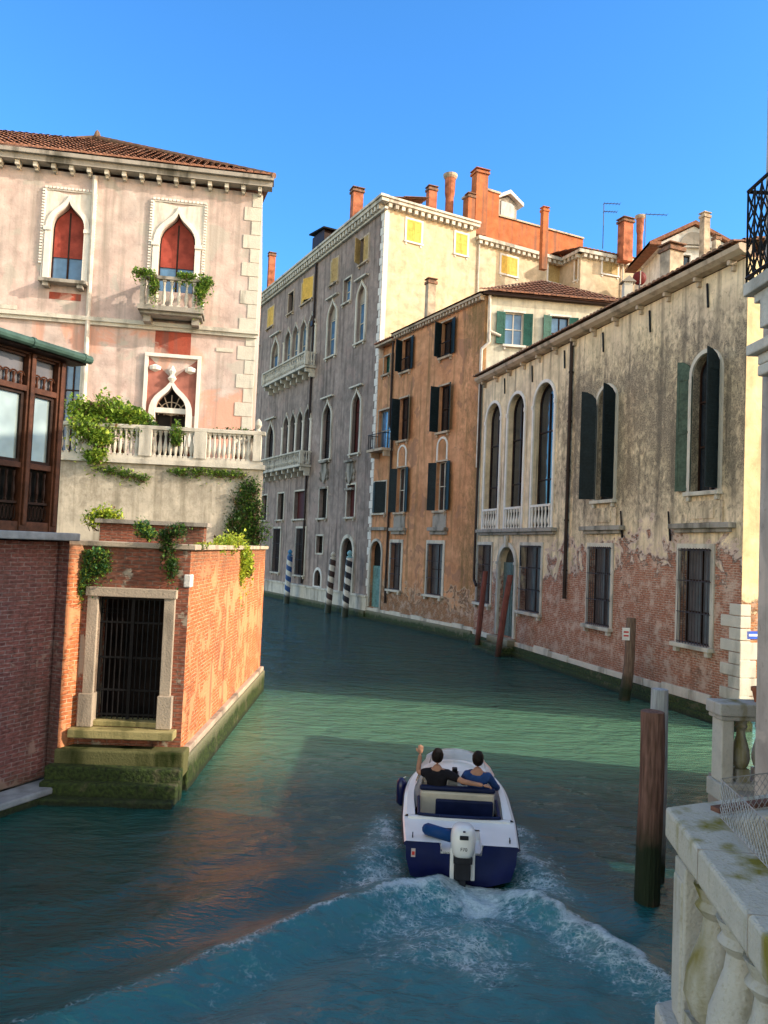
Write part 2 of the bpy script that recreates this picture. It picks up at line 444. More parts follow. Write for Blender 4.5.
def baluster(parent, x, y, z, h, r, mat, fr, n=8, name='baluster'):
    mb = MB(); mb.lathe((x, y, z), baluster_prof(h, r), n)
    mb.box(x-r*.85, x+r*.85, y-r*.85, y+r*.85, z-.002, z+h*.07); mb.box(x-r*.85, x+r*.85, y-r*.85, y+r*.85, z+h*.93, z+h-.002)
    return mb.build(name, mat, parent, smooth=False, fr=fr)

def window(T, fr, o, trim=None, tw=.14, tp=.05, depth=.3, pane='glass', frame=None, sill=True, sillw=.12, shut=None, grille=False,
           bottom=False, mull=1, trans=1, blind=None, name='window', cap=False, sillmat=None):
    """a window of thing T; its surround is the part, glass, sash, sill, shutters and grille are sub-parts"""
    a, b, c, d = o[:4]; k = o[4] if len(o) > 4 else None
    mb = MB()
    if trim: ring(mb, a-.004, b+.004, c, d+.004, k, tw, -.06, tp, bottom)
    else: ring(mb, a-.004, b+.004, c, d+.004, k, .05, -.06, .008)
    if cap: mb.box(a-tw*1.5, b+tw*1.5, -.02, tp+.16, d+tw+.02, d+tw+.13)
    wn = mb.build(name, M[trim or 'stone_dark'], T, fr=fr)
    p = MB(); yy = -depth+.02
    ol = outline(a, b, c, d, k); p.add([(x, yy, z) for x, z in ol], [tuple(range(len(ol)))])
    p.build('pane', M[pane], wn)
    if blind:      # (bottom fraction, material) fills the upper part
        fr_, bm_ = blind; zc = c+(d-c)*fr_; q = MB()
        ol = outline(a+.02, b-.02, zc, d-.02, k); q.add([(x, yy+.05, z) for x, z in ol], [tuple(range(len(ol)))])
        q.build('blind', M[bm_], wn)
    if frame:
        q = MB(); fw = .05 if (b-a) > .8 else .04
        ring(q, a+fw, b-fw, c+fw, d-fw, k, fw-.003, yy+.005, yy+.06); q.box(a+fw, b-fw, yy+.005, yy+.06, c+.003, c+fw)
        for i in range(mull):
            x = a+(b-a)*(i+1)/(mull+1); q.box(x-fw*.6, x+fw*.6, yy+.008, yy+.055, c+fw, d-fw-((b-a)*.22 if k else 0))
        for i in range(trans):
            z = c+(d-c)*(i+1)/(trans+1); q.box(a+fw, b-fw, yy+.01, yy+.05, z-fw*.5, z+fw*.5)
        q.build('sash', M[frame], wn)
    if sill:
        q = MB(); q.box(a-tw*1.3, b+tw*1.3, -.05, sillw+.06, c-.13, c-.004)
        q.box(a-tw*.6, a+tw*.4, 0, sillw, c-.28, c-.13); q.box(b-tw*.4, b+tw*.6, 0, sillw, c-.28, c-.13)
        q.build('sill', M[sillmat or trim or 'stone_dark'], wn, bevel=.012)
    if shut:       # (material, angle a side, angle b side)
        mt, aa, ab = shut; wd = (b-a)/2*.98; zt = d-.02 if not k else d-(b-a)/2
        if aa is not None: shutter(wn, a, 1, wd, c+.02, zt, rad(aa), M[mt], None, round_top=bool(k))
        if ab is not None: shutter(wn, b, -1, wd, c+.02, zt, rad(ab), M[mt], None, round_top=bool(k))
    if grille:
        q = MB(); n = max(3, int((b-a)/.13))
        for i in range(n+1):
            x = a+.02+(b-a-.04)*i/n; q.tube((x, .1, c-.02), (x, .1, d+.02), .012, n=5)
        for z in (c+.05, c+(d-c)*.33, c+(d-c)*.66, d-.05):
            q.tube((a-.03, .1, z), (b+.03, .1, z), .014, n=5)
            for x in (a-.03, b+.03): q.tube((x, .1, z), (x, -.02, z), .014, n=5)
        q.build('grille', M['grille'], wn)
    return wn

def tileroof(name, parent, fr, u0, u1, yf, zf, dirn, slope, length, mat, pitch=.24, fn=None, course=.38):
    """rows of half round tiles; eave along x at (yf,zf), climbing towards dirn*y; fn(u) gives the plan run of that row"""
    mb = MB(); n = max(2, int((u1-u0)/pitch)); seg = 4
    for i in range(n):
        x0 = u0+(u1-u0)*i/n; wdt = (u1-u0)/n; xm = x0+wdt/2
        L = fn(xm) if fn else length
        if L < .05: continue
        cs = max(1, int(L/course))
        jit = random.uniform(-.02, .02)
        for j in range(cs):
            a0 = L*j/cs; a1 = L*(j+1)/cs + .04
            vs = []
            for t, lift in ((a0, .05+random.uniform(0, .015)), (a1, .0)):
                for q in range(seg+1):
                    th = math.pi*q/seg
                    vs.append((xm-wdt*.5*math.cos(th)+jit, yf+dirn*t, zf+t*math.tan(slope)+lift+.085*math.sin(th)))
            s1 = seg+1
            fs = [(q, q+1, s1+q+1, s1+q) for q in range(seg)]
            mb.add(vs, fs)
            if j == 0: mb.add(vs[:s1], [tuple(range(s1))])
    return mb.build(name, M[mat], parent, fr=fr)

def foliage(name, label, blobs, n, size, mats, group=None, cat='plant', droop=0, kind=None, stems=None, grow=1.35):
    """many small bent leaves gathered in clumps, with stems running through them"""
    mb = MB()
    blobs = [(c, tuple(v*grow for v in r)) for c, r in blobs]; n = int(n*2.1)
    for k in range(n):
        c, r = random.choice(blobs) if random.random() < .3 else blobs[k % len(blobs)]
        d = Vector((random.gauss(0, 1), random.gauss(0, 1), random.gauss(0, 1))).normalized()
        rr = random.random()**.45
        clump = .75+.5*mnoise.noise(Vector(c)*3+d*1.7)
        p = Vector(c)+Vector((d.x*r[0], d.y*r[1], d.z*r[2]))*rr*clump
        if random.random() < droop: p.z -= abs(random.gauss(0, r[2]*.8))
        s_ = size*random.choice((.45, .7, .9, 1.1, 1.5))*random.uniform(.8, 1.2)
        q = Matrix.Rotation(random.uniform(0, 6.28), 3, 'Z') @ Matrix.Rotation(random.gauss(.5, .6), 3, 'X')
        mb.cur = 0 if random.random() < .55 else (1 if random.random() < .7 else min(2, len(mats)-1))
        if random.random() < .035: mb.cur = len(mats)
        mb.add([p+q @ Vector(v)*s_ for v in ((0, 0, 0), (.4, .45, .08), (0, 1.1, -.1), (-.4, .45, .08))], [(0, 1, 2, 3)])
    mats = list(mats)+[M['twig']]; mb.cur = len(mats)-1
    for c, r in blobs:
        c = Vector(c)
        for _ in range(7):
            e = c+Vector((random.uniform(-1, 1)*r[0], random.uniform(-1, 1)*r[1], random.uniform(-.5, .9)*r[2]))*.8
            mb.tube(c-Vector((random.uniform(-.3, .3)*r[0], 0, r[2]*.8)), e*1.0, .011, .004, 4)
    o = mb.build(name, mats)
    tag(o, label, cat, group)
    return o
LG = [leafmat('mid green leaves', (.09, .19, .03), (.15, .27, .04)), leafmat('bright green leaves', (.24, .38, .05), (.34, .46, .07)), leafmat('dark green leaves', (.03, .08, .02), (.05, .12, .03))]
LY = [leafmat('yellow green leaves', (.45, .55, .05), (.55, .6, .06)), leafmat('lime leaves', (.34, .48, .06), (.46, .55, .07)), LG[0]]
LD = [LG[2], LG[0], leafmat('grey green leaves', (.06, .1, .05), (.09, .14, .07))]
LV = [leafmat('ivy green leaves', (.05, .15, .05), (.1, .24, .08)), LG[1], LG[2]]

def chimney(label, x0, x1, yt, yb, Y, mat, kind='plain', down=1.6, group=None, name='chimney'):
    a = at_y(x0, (yt+yb)/2, Y); b = at_y(x1, (yt+yb)/2, Y); wd = (b.x-a.x); cx = (a.x+b.x)/2
    zt = at_y((x0+x1)/2, yt, Y).z; zb = at_y((x0+x1)/2, yb, Y).z-down
    T = thing(name, label, 'chimney', loc=(cx, Y, zb), rotz=rad(22), group=group); fr = None
    h = zt-zb; w2 = wd/2*.8
    mb = MB()
    if kind == 'flared':
        mb.lathe((0, 0, 0), [(w2*.62, 0), (w2*.62, h*.6), (w2*.75, h*.68), (w2*.8, h*.9), (w2*.8, h*.93)], 14)
        mb.build('shaft', M[mat], T)
        c = MB(); c.lathe((0, 0, h*.93), [(w2*.85, 0), (w2*1.05, h*.03), (w2*1.1, h*.07), (w2*.7, h*.07)], 14); c.build('cap', M['stone_pink'], T)
    else:
        mb.box(-w2*.86, w2*.86, -w2*.7, w2*.7, 0, h-.35)
        mb.build('shaft', M[mat], T, bevel=.02)
        c = MB(); c.box(-w2*1.02, w2*1.02, -w2*.9, w2*.9, h-.35, h-.18)
        c.box(-w2*.75, w2*.75, -w2*.6, w2*.6, h-.18, h-.05)
        c.box(-w2*1.05, w2*1.05, -w2*.92, w2*.92, h-.06, h)
        c.build('cap', M['tile_old' if kind == 'plain' else mat], T, bevel=.01)
    return T

# ================================================================== WATER, BED, BANKS
s = NT('canal water', .04, .5)
s.b.inputs['IOR'].default_value = 1.6
x, y, z = s.xyz()
att = s.n('ShaderNodeAttribute', attribute_name='foam').outputs['Fac']
att2 = s.n('ShaderNodeAttribute', attribute_name='churn').outputs['Fac']
v1 = s.scalev(.6, 1.25, 1)
r1 = s.noise(1.1, 2, v1, dist=.3); r2 = s.noise(3.4, 3, v1, dist=.5); r3 = s.noise(8, 3, v1, dist=.6)
lg = s.noise(.3, 3)
hgt = s.math('ADD', s.math('MULTIPLY', r1, .5), s.math('ADD', s.math('MULTIPLY', r2, .3), s.math('MULTIPLY', r3, .11)))
bm1 = s.bump(hgt, s.ramp(y, 17, 34, .2, .75), 1.0)
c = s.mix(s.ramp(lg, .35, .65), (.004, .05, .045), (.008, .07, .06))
c = s.mix(s.math('MULTIPLY', s.ramp(y, 14.5, 18), s.ramp(y, 27, 22.5, .04, 1)), c, (.085, .2, .125))  # paler green band painted into the water to brighten the sunlit strip
c = s.mix(s.math('MULTIPLY', att2, .75, clamp=True), c, (.018, .25, .29))
fn = s.noise(7, 8, s.scalev(1, 1, 1), rough=.7, dist=1.2); fn2 = s.noise(24, 5, rough=.7)
fm = s.math('ADD', s.math('MULTIPLY', s.math('SUBTRACT', fn, .5), 3.4), s.math('MULTIPLY', s.math('SUBTRACT', fn2, .5), 1.6))
fm = s.math('ADD', fm, att)
vd = s.n('ShaderNodeMixRGB', {0: .18, 1: s.tc, 2: s.n('ShaderNodeTexNoise', {'Vector': s.tc, 'Scale': 3.0, 'Detail': 5.0}).outputs['Color']}).outputs[0]
vo = s.n('ShaderNodeTexVoronoi', {'Vector': vd, 'Scale': 8.5}, feature='DISTANCE_TO_EDGE').outputs['Distance']
vo2 = s.n('ShaderNodeTexVoronoi', {'Vector': vd, 'Scale': 21.0}, feature='DISTANCE_TO_EDGE').outputs['Distance']
lace = s.math('MULTIPLY', s.math('MAXIMUM', s.ramp(vo, .13, .0), s.math('MULTIPLY', s.ramp(vo2, .2, .0), .85)), s.ramp(s.noise(5, 6, rough=.7), .4, .58, .15, 1))
solid = s.ramp(s.math('ADD', att, s.math('MULTIPLY', s.math('SUBTRACT', fn, .5), 2.2)), .6, 1.2)
lm = s.math('MULTIPLY', lace, s.ramp(s.math('ADD', att, s.math('MULTIPLY', s.math('SUBTRACT', fn, .5), 2.4)), .22, .75))
fm = s.math('MULTIPLY', s.math('MAXIMUM', s.math('MULTIPLY', solid, s.ramp(fn2, .3, .6, .55, 1)), lm), s.ramp(att, .05, .25))
c = s.mix(s.math('MULTIPLY', fm, .85), c, (.72, .82, .84))
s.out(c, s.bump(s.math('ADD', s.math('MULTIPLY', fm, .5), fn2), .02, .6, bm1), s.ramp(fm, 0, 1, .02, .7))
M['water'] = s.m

WL = [(1.12, 10.95), (.29, 10.54), (-.58, 9.75), (-2.0, 8.3), (-3.4, 7.2), (-6, 5.0)]
WR = [(1.75, 10.95), (2.3, 10.35), (2.85, 9.5), (3.3, 8.55), (3.6, 7.4), (3.9, 5)]
def pdist(p, L):
    best = 1e9; bt = 0; acc = 0
    for (ax, ay), (bx, by) in zip(L[:-1], L[1:]):
        dx, dy = bx-ax, by-ay; l2 = dx*dx+dy*dy; l = math.sqrt(l2)
        t = max(0, min(1, ((p[0]-ax)*dx+(p[1]-ay)*dy)/l2))
        qx, qy = ax+t*dx, ay+t*dy; d = math.hypot(p[0]-qx, p[1]-qy)
        if d < best: best = d; bt = acc+t*l; sg = dx*(p[1]-ay)-dy*(p[0]-ax)
        acc += l
    return best, bt, sg
def sst(a, b, v):
    t = max(0, min(1, (v-a)/(b-a))); return t*t*(3-2*t)
def waterfn(x, y):
    V = Vector((x, y, 0))
    fade = sst(-9, -7.3, x)*sst(7.5, 6, x)*sst(18, 15.5, y)
    h = fade*(.024*mnoise.noise(V*.9)+.012*mnoise.noise(V*2.3+Vector((5, 0, 0)))+.004*mnoise.noise(V*5))
    foam = 0; ch = 0
    if -9 < x < 8 and 1 < y < 17:
        dl, tl, sl_ = pdist((x, y), WL); dr, tr, sr_ = pdist((x, y), WR)
        jag = .16*mnoise.noise(V*2.1)+.07*mnoise.noise(V*5)
        dl2 = abs((dl if sl_ < 0 else -dl)+jag*min(1, tl*.5)); dr2 = abs((dr if sr_ > 0 else -dr)+jag*min(1, tr*.5))
        dec = math.exp(-tl/5.0); dec2 = math.exp(-tr/5.0)
        h += .17*(1-.75*math.exp(-tl/.9))*dec*math.exp(-(dl2/.24)**2)-.09*dec*math.exp(-((dl-.55)/.3)**2)
        h += .17*(1-.75*math.exp(-tr/.9))*dec2*math.exp(-(dr2/.22)**2)-.09*dec2*math.exp(-((dr-.5)/.28)**2)
        h += .06*math.exp(-tl/8)*math.sin(dl*5.0+1)*math.exp(-(dl/2.2)**2)*(1+.8*mnoise.noise(V*.8))
        patch = .5+.9*mnoise.noise(V*.9+Vector((3, 1, 0)))
        foam += (.75*math.exp(-tl/1.6)+.75*math.exp(-tl/4)*patch)*math.exp(-(dl2/.09)**2)+.35*math.exp(-tl/9)*(.4+patch)*math.exp(-(dl2/.05)**2)
        foam += .45*math.exp(-tl/2.5)*math.exp(-((dl-.35)/.35)**2)*(patch if sl_ > 0 else 0)
        foam += (.75*math.exp(-tr/2.4)+.75*math.exp(-tr/6)*patch)*math.exp(-(dr2/.12)**2)+.4*math.exp(-tr/9)*(.4+patch)*math.exp(-(dr2/.06)**2)
        foam += .5*math.exp(-tr/3)*math.exp(-((dr-.35)/.35)**2)*(patch if sr_ < 0 else 0)
        inside = (y < 11.1) and (sl_ > 0) and (sr_ < 0)
        ax = 1.4+.06*(11-y)
        if y < 11.15:
            b = 11.15-y; ch = math.exp(-b/7)*sst(0, .4, b)*math.exp(-((x-ax)/(1.0+b*.9))**2)
            foam += .6*math.exp(-b/.6)*math.exp(-((x-ax)/.75)**2)*sst(0, .1, b)
            foam += .62*math.exp(-b/2.2)*math.exp(-((x-ax)/(.45+b*.28))**2)*(.65+.9*mnoise.noise(V*1.5))
            foam += .5*sst(.4, 1, mnoise.noise(Vector((x*1.1, y*.7, 3)))+.55)*math.exp(-((x-ax)/(1+b*.45))**2)
            h += (.12*math.exp(-b/1.8)*mnoise.noise(V*2.6)+.05*math.exp(-b/4)*mnoise.noise(V*4.5))*math.exp(-((x-ax)/(.9+.3*b))**2)
            if inside: ch = max(ch, .75*math.exp(-b/9))
        # wash along the flanks of the hull
        if 10.2 < y < 14.3:
            for sx, x0 in ((-1, .5), (1, 2.28)):
                q = (x-x0+.1-.05*sx*(14.2-y))*sx; ww = .16+.28*(14.2-y)/3
                if q > -.4:
                    g = math.exp(-((q-.12)/ww)**2)*sst(14.1, 12.9, y)*sst(10.2, 11.2, y)
                    foam += .85*g*(.75+.7*mnoise.noise(V*2.5)); ch += .5*g; h += .04*g
    return h, min(foam, 1.2), min(ch, 1)
def axis(core0, core1, step, lo, hi):
    a = []; v = core0
    while v < core1: a.append(v); v += step
    L = []; v = core0; st = step
    while v > lo: st *= 1.25; v -= st; L.append(v)
    R_ = []; v = a[-1]; st = step
    while v < hi: st *= 1.18; v += st; R_.append(v)
    return L[::-1]+a+R_
gx = axis(-7.5, 6.5, .055, -160, 160); gy = axis(3.5, 16.5, .055, -60, 260)
vs = []; fo = []; cu = []
for yy in gy:
    for xx in gx:
        if -9 < xx < 9 and 1 < yy < 40: h, f_, c_ = waterfn(xx, yy)
        else: h, f_, c_ = 0, 0, 0
        vs.append((xx, yy, h)); fo.append(f_); cu.append(c_)
nx = len(gx)
fs = [(j*nx+i, j*nx+i+1, (j+1)*nx+i+1, (j+1)*nx+i) for j in range(len(gy)-1) for i in range(nx-1)]
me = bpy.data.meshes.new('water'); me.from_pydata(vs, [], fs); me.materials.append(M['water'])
me.polygons.foreach_set('use_smooth', [True]*len(fs))
for nm, arr in (('foam', fo), ('churn', cu)):
    at = me.attributes.new(nm, 'FLOAT', 'POINT'); at.data.foreach_set('value', arr)
wo = struct(bpy.data.objects.new('water', me)); COL.objects.link(wo)

mb = MB(); mb.box(-400, 400, -400, 500, -3.2, -3)
struct(mb.build('ground', plain('canal mud', (.06, .055, .04))))

# ================================================================== frames
fC = Fr(8.43, 27.38, 106); fO = Fr(4.85, 39.87, 118); cG = fO.world(11.97, 0, 0); fS = Fr(cG.x, cG.y, 208)
fH = Fr(-5.0, 28, 189); fW = Fr(4.82, 39.93, 188)
I_ = fS.world(-15.3, 0, 0); fR = Fr(I_.x, I_.y, 295-180); 
Lr = 2.2; F2 = Vector((I_.x+Lr*.4226, I_.y-Lr*.9063, 0)); fV = Fr(F2.x, F2.y, 200)
fR = Fr(F2.x, F2.y, 115)     # return face between the two wings, looks left

# ================================================================== C: long cream palace on the right bank
M['C'] = stucco('cream render with black lichen', (.80, .65, .43), (.70, .56, .40), dark=(.10, .088, .075), streak=.6,
                grime=(3.5, 6.5, 4.0, 7.5, .9, 12.6), peel=(1.0, 6.2, 1.0, 8.5, 1.6), under=(.55, .42, .35),
                brick=((.44, .19, .12), (.33, .15, .10), (.58, .47, .38)))
M['Cend'] = stucco('pale yellow end wall', (.78, .62, .36), (.72, .56, .33), streak=.2, peel=(2.5, 4.6, -1, 1, 0), under=(.6, .45, .3),
                   brick=((.5, .22, .1), (.42, .18, .09), (.5, .4, .28)))
T = thing('cream_palace', 'long cream palace with blackened peeling walls and iron barred lower windows on the right bank', 'palace', fC)
zc = 5.68; z0 = .35
R_ = fC.rect
arch3 = [R_(486, 500, 406, 506)+['round'], R_(508, 524, 394, 502.4)+['round'], R_(534, 554, 382, 500)+['round']]
zt = sum(a[3] for a in arch3)/3; zb = sum(a[2] for a in arch3)/3
for a in arch3: a[3] = zt; a[2] = zc+.1
W4 = R_(595, 618, 386, 499)+['round']; W5 = R_(695, 717, 356, 492)+['round']
zt2 = (W4[3]+W5[3])/2; zb2 = (W4[2]+W5[2])/2
for a in (W4, W5): a[3] = zt2; a[2] = zb2
for a in (W4, W5):
    m_ = (a[0]+a[1])/2; a[0], a[1] = m_-.62, m_+.62
g = [R_(478, 491, 546, 603), R_(521, 541, 544.5, 611), R_(589, 611, 547, 626), R_(680, 711, 549, 645)]
g1t = sum(v[3] for v in g)/4; g1b = sum(v[2] for v in g[2:])/2
for v in g: v[3] = g1t; v[2] = g1b
print('C rows', round(zt, 2), round(zb, 2), round(zt2, 2), round(zb2, 2), round(g1t, 2), round(g1b, 2), [[round(q, 2) for q in v[:2]] for v in arch3+[W4, W5]+g])
door = R_(499, 515, 548.5, 637)+['round']; door[2] = .75; door[3] = g1t-.05
UF = 13.0; UN = -6.0; ZT = 13.35
mb = MB(); wallmesh(mb, UN, UF, z0, ZT, arch3+[W4, W5]+g+[door], .32, 13)
mb.build('wall', M['C'], T, fr=fC)
mb = MB(); mb.box(UN-.012, UN-.002, -13, -.01, .3, ZT+.02); mb.build('end_wall', M['Cend'], T, fr=fC)
mb = MB()      # footing with algae, then blocks of pale stone
mb.box(UN-.3, UF, -.2, .32, -1.5, .22); mb.box(UN-.25, UF, -.2, .2, .2, .42)
mb.build('footing', M['algae_high'], T, fr=fC)
mb = MB(); u = UN-.05
while u < UF-1:
    L = random.uniform(.9, 1.7); hgt = random.choice((.2, .24, .3)); mb.box(u, min(u+L-.02, UF), -.1, .07+random.uniform(0, .03), .42, .42+hgt); u += L
mb.build('stone_course', M['stone'], T, fr=fC, bevel=.02)
mb = MB()
for i in range(9):
    a = .42+i*.34; mb.box(UN-.05, UN+(.75 if i % 2 else .4), -.3, .05, a, a+.32)
for i in range(4):
    a = .42+i*.5; mb.box(UN-.055, UN-.02, -(1.0 if i % 2 else .5), .04, a, a+.48)
mb.build('quoin', M['stone'], T, fr=fC, bevel=.02)
for o in arch3:
    wn = window(T, fC, o, 'stone_white', .14, .07, .32, 'glass', 'wood_dark', sill=False, trans=2)
    q = MB(); r = (o[1]-o[0])/2
    for xx in (o[0]-.17, o[1]+.01): q.box(xx, xx+.16, -.05, .1, o[3]-r-.12, o[3]-r+.06)
    q.build('impost', M['stone_white'], wn)
    bl = MB(); n = 6
    bl.box(o[0], o[1], -.02, .1, zc+1.0, zc+1.1)
    for i in range(n):
        xx = o[0]+(o[1]-o[0])*(i+.5)/n; bl.lathe((xx, .04, zc+.1), baluster_prof(.9, .075), 7)
    bl.build('balustrade', M['stone_white'], wn)
q = MB(); q.box(arch3[2][0]-.5, arch3[0][1]+.4, -.02, .28, zc-.08, zc+.08); q.box(arch3[2][0]-.4, arch3[0][1]+.3, -.02, .16, zc-.2, zc-.08)
q.build('string_course', M['stone_dark'], T, fr=fC, bevel=.02)
for o, sh in ((W4, ('shutter_navy', 100, 128)), (W5, ('shutter_teal', 105, 170))):
    wn = window(T, fC, o, 'stone', .13, .07, .32, 'glass', 'wood_dark', sill=True, trans=2, sillw=.12)
    a, b, c_, d_ = o[:4]; r = (b-a)/2
    mt = M['shutter_navy'] if sh[0] == 'shutter_navy' else plain('weathered green louvre', (.055, .085, .06), .6, .3, 10)
    shutter(wn, a, 1, .6, c_+.05, d_-r+.05, rad(sh[1]), M['shutter_navy'], None, round_top=True)
    shutter(wn, b, -1, .6, c_+.05, d_-r+.05, rad(sh[2]), mt, None, round_top=True)
    q = MB(); q.box(a-.25, b+.25, -.01, .06, zc+.1, c_-.3); q.box(a+.1, b-.1, .05, .085, zc+.22, c_-.42)
    q.build('apron_panel', M['C'], wn)
    q = MB(); q.box(a-.75, b+.75, -.01, .26, zc-.08, zc+.08); q.box(a-.6, b+.6, -.01, .15, zc-.2, zc-.08); q.build('string_course', M['stone_dark'], T, fr=fC, bevel=.02)
for o in g:
    window(T, fC, o, 'stone', .15, .05, .3, 'glass_dim', 'wood_dark', grille=True, sillw=.16, trans=2)
q = MB(); ring(q, door[0], door[1], door[2], door[3], 'round', .2, -.05, .1)
q.box(door[0]-.25, door[0]+.02, -.03, .14, door[3]-.85, door[3]-.72); q.box(door[1]-.02, door[1]+.25, -.03, .14, door[3]-.85, door[3]-.72)
q.box((door[0]+door[1])/2-.1, (door[0]+door[1])/2+.1, .05, .2, door[3]-.05, door[3]+.5)
dn = q.build('door_surround', M['stone'], T, fr=fC)
q = MB(); q.box(door[0], door[1], -.26, -.2, door[2], door[3]-.75)
for i in range(5): q.box(door[0]+.08+i*.2, door[0]+.1+i*.2, -.2, -.17, door[2], door[3]-.8)
q.build('door_leaf', plain('grey green door paint', (.1, .15, .15), .6, .25), dn)
q = MB(); q.quad((door[0], -.3, door[3]-.8), (door[1], -.3, door[3]-.8), (door[1], -.3, door[3]), (door[0], -.3, door[3])); q.build('fanlight', M['glass'], dn)
q = MB(); q.box(door[0]-.5, door[1]+.5, .33, 1.1, -.8, .18); q.box(door[0]-.45, door[1]+.45, .2, .75, .1, .4); q.box(door[0]-.3, door[1]+.3, 0, .45, .4, .7)
q.build('water_steps', M['algae'], T, fr=fC, bevel=.03)
# eave: stone gutter on brackets, tile edge
mb = MB()
sec = [(0, ZT+.03), (.26, ZT+.05), (.42, ZT+.15), (.46, ZT+.28), (.38, ZT+.32), (0, ZT+.3)]
vs = [(UN-.15, a, b) for a, b in sec]+[(UF, a, b) for a, b in sec]
mb.add(vs, [tuple(range(6)), tuple(range(11, 5, -1))]+[(i, (i+1) % 6, 6+(i+1) % 6, 6+i) for i in range(6)])
mb.build('gutter', M['stone_pink'], T, fr=fC)
for i in range(13):
    u = UN+.5+i*1.5; q = MB(); q.box(u-.06, u+.06, -.01, .26, ZT-.1, ZT+.04); q.box(u-.05, u+.05, -.01, .13, ZT-.26, ZT-.1)
    q.build('bracket', M['stone_pink'], T, fr=fC, bevel=.02)
q = MB()
for i in range(6):
    u = UN+1.6+i*2.9; q.tube((u, .03, ZT-1.0), (u+.04, .05, ZT-.25), .035, n=5)
for px, py in ((623, 525), (671, 527), (522, 556)):
    uu, zz = fC.hit(px, py); q.tube((uu-.1, .09, zz-.45), (uu+.1, .05, zz+.5), .04, .025, n=5)
q.build('wall_tie', M['iron'], T, fr=fC)
tileroof('roof', T, fC, UN-.1, UF, .55, ZT+.3, -1, rad(15), 7.2, 'tile_old')
mb = MB(); mb.quad((UN-.1, .4, ZT+.28), (UF, .4, ZT+.28), (UF, -6.6, ZT+2.2), (UN-.1, -6.6, ZT+2.2)); mb.quad((UN, -6.6, ZT+2.2), (UF, -6.6, ZT+2.2), (UF, -13, ZT+.3), (UN, -13, ZT+.3))
mb.quad((UN, .3, ZT), (UN, -6.6, ZT+2.15), (UN, -13, ZT)); mb.build('roof_deck', M['tile_old'], T, fr=fC)
pu0, pz0 = fC.hit(574, 345); pu1, pz1 = fC.hit(560, 613)
q = MB(); q.path([(pu0, .1, ZT), (pu0, .1, 2.9)], .075, 8)
for zz in (4, 6, 8, 10, 12): q.lathe((pu0, .1, zz), [(.1, 0), (.1, .07)], 8)
q.build('downpipe', M['pipe'], T, fr=fC)
q = MB(); q.path([(UF-.12, .12, ZT), (UF-.12, .12, 3.2), (UF-.45, .12, 2.9)], .07, 8); q.build('downpipe', M['pipe'], T, fr=fC)
q = MB(); uu, zz = fC.hit(742, 639)
q.box(UN-.05, UN-.02, -.62, -.18, 2.5, 2.72); sg = q.build('sign', plain('blue enamel', (.03, .1, .5), .3), T, fr=fC)
q = MB(); q.box(UN-.054, UN-.05, -.56, -.24, 2.58, 2.64); q.build('lettering_band', plain('white enamel', (.7, .72, .75), .3), sg)

# ================================================================== O: terracotta house
M['O'] = stucco('terracotta render', (.64, .33, .18), (.52, .25, .13), dark=(.15, .115, .05), streak=.5, grime=(.1, 3.0, -4, -3, .75), peel=(-.1, 4.6, -3, 0, 0), under=(.5, .33, .22), patches=(.36, .19, .12),
                brick=((.4, .2, .1), (.32, .15, .09), (.42, .33, .22)))
M['Os'] = stucco('pale green grey render', (.66, .62, .5), (.6, .57, .46), streak=.25, algae=-9)
T = thing('terracotta_house', 'peeling terracotta orange house with dark blue shutters and a hipped tile roof', 'house', fO)
R_ = fO.rect
zE = 18.1; uM = 9.75
T1 = R_(402, 413, 338, 369); T2 = R_(440, 454, 322, 358); S1 = R_(398, 412, 397, 439); S2 = R_(438, 453, 386, 432)
B1 = R_(392, 407, 468, 512); B2 = R_(431, 449, 462, 511); G1 = R_(391, 401, 543, 591); G2 = R_(428, 442.5, 543.6, 593.7)
def avg(L):
    c_ = sum(v[2] for v in L)/len(L); d_ = sum(v[3] for v in L)/len(L)
    for v in L: v[2] = c_; v[3] = d_
for L in ([T1, T2], [S1, S2], [B1, B2], [G1, G2]): avg(L)
for L in ([T1, S1, B1], [T2, S2, B2]):
    m_ = sum(v[0]+v[1] for v in L)/6
    for v in L: v[0], v[1] = m_-.55, m_+.55
Lt = R_(384, 390, 356, 374); Lb = R_(378.5, 391, 410, 450); Lc = R_(373.5, 386, 482, 513); Ld = R_(370, 381, 541, 611)+['round']; Ld[2] = .8
zl = fO.z(386, 344)
print('O', [[round(q, 2) for q in v[:4]] for v in (T1, T2, S1, S2, B1, B2, G1, G2, Lt, Lb, Lc, Ld)], zl)
for v in (Lt, Lb, Lc, Ld): v[0] = max(v[0], uM+.12); v[1] = min(v[1], 11.9)
mb = MB(); wallmesh(mb, 0, uM, .3, zE, [T1, T2, S1, S2, B1, B2, G1, G2], .28, 9); mb.build('wall', M['O'], T, fr=fO)
mb = MB(); wallmesh(mb, uM, 12.0, .3, zl, [Lt, Lb, Lc, Ld], .28, 9)
mb.build('wing_wall', M['O'], T, fr=fO)
for o in (T1, T2):
    wn = window(T, fO, o, 'stone_pink', .08, .03, .28, 'glass', 'wood_dark', shut=('shutter_navy', 165, 75))
    q = MB()
    for i in range(9): xx = o[0]+(o[1]-o[0])*i/8; q.tube((xx, .2, o[2]), (xx, .2, o[2]+.75), .014, n=5)
    q.box(o[0]-.1, o[1]+.1, .18, .22, o[2]+.73, o[2]+.77); q.box(o[0]-.1, o[1]+.1, .18, .22, o[2], o[2]+.04); q.build('railing', M['iron'], wn)
for o in (S1, S2): window(T, fO, o, 'stone_pink', .09, .04, .28, 'glass', 'wood_dark', shut=('shutter_navy', 150, 95))
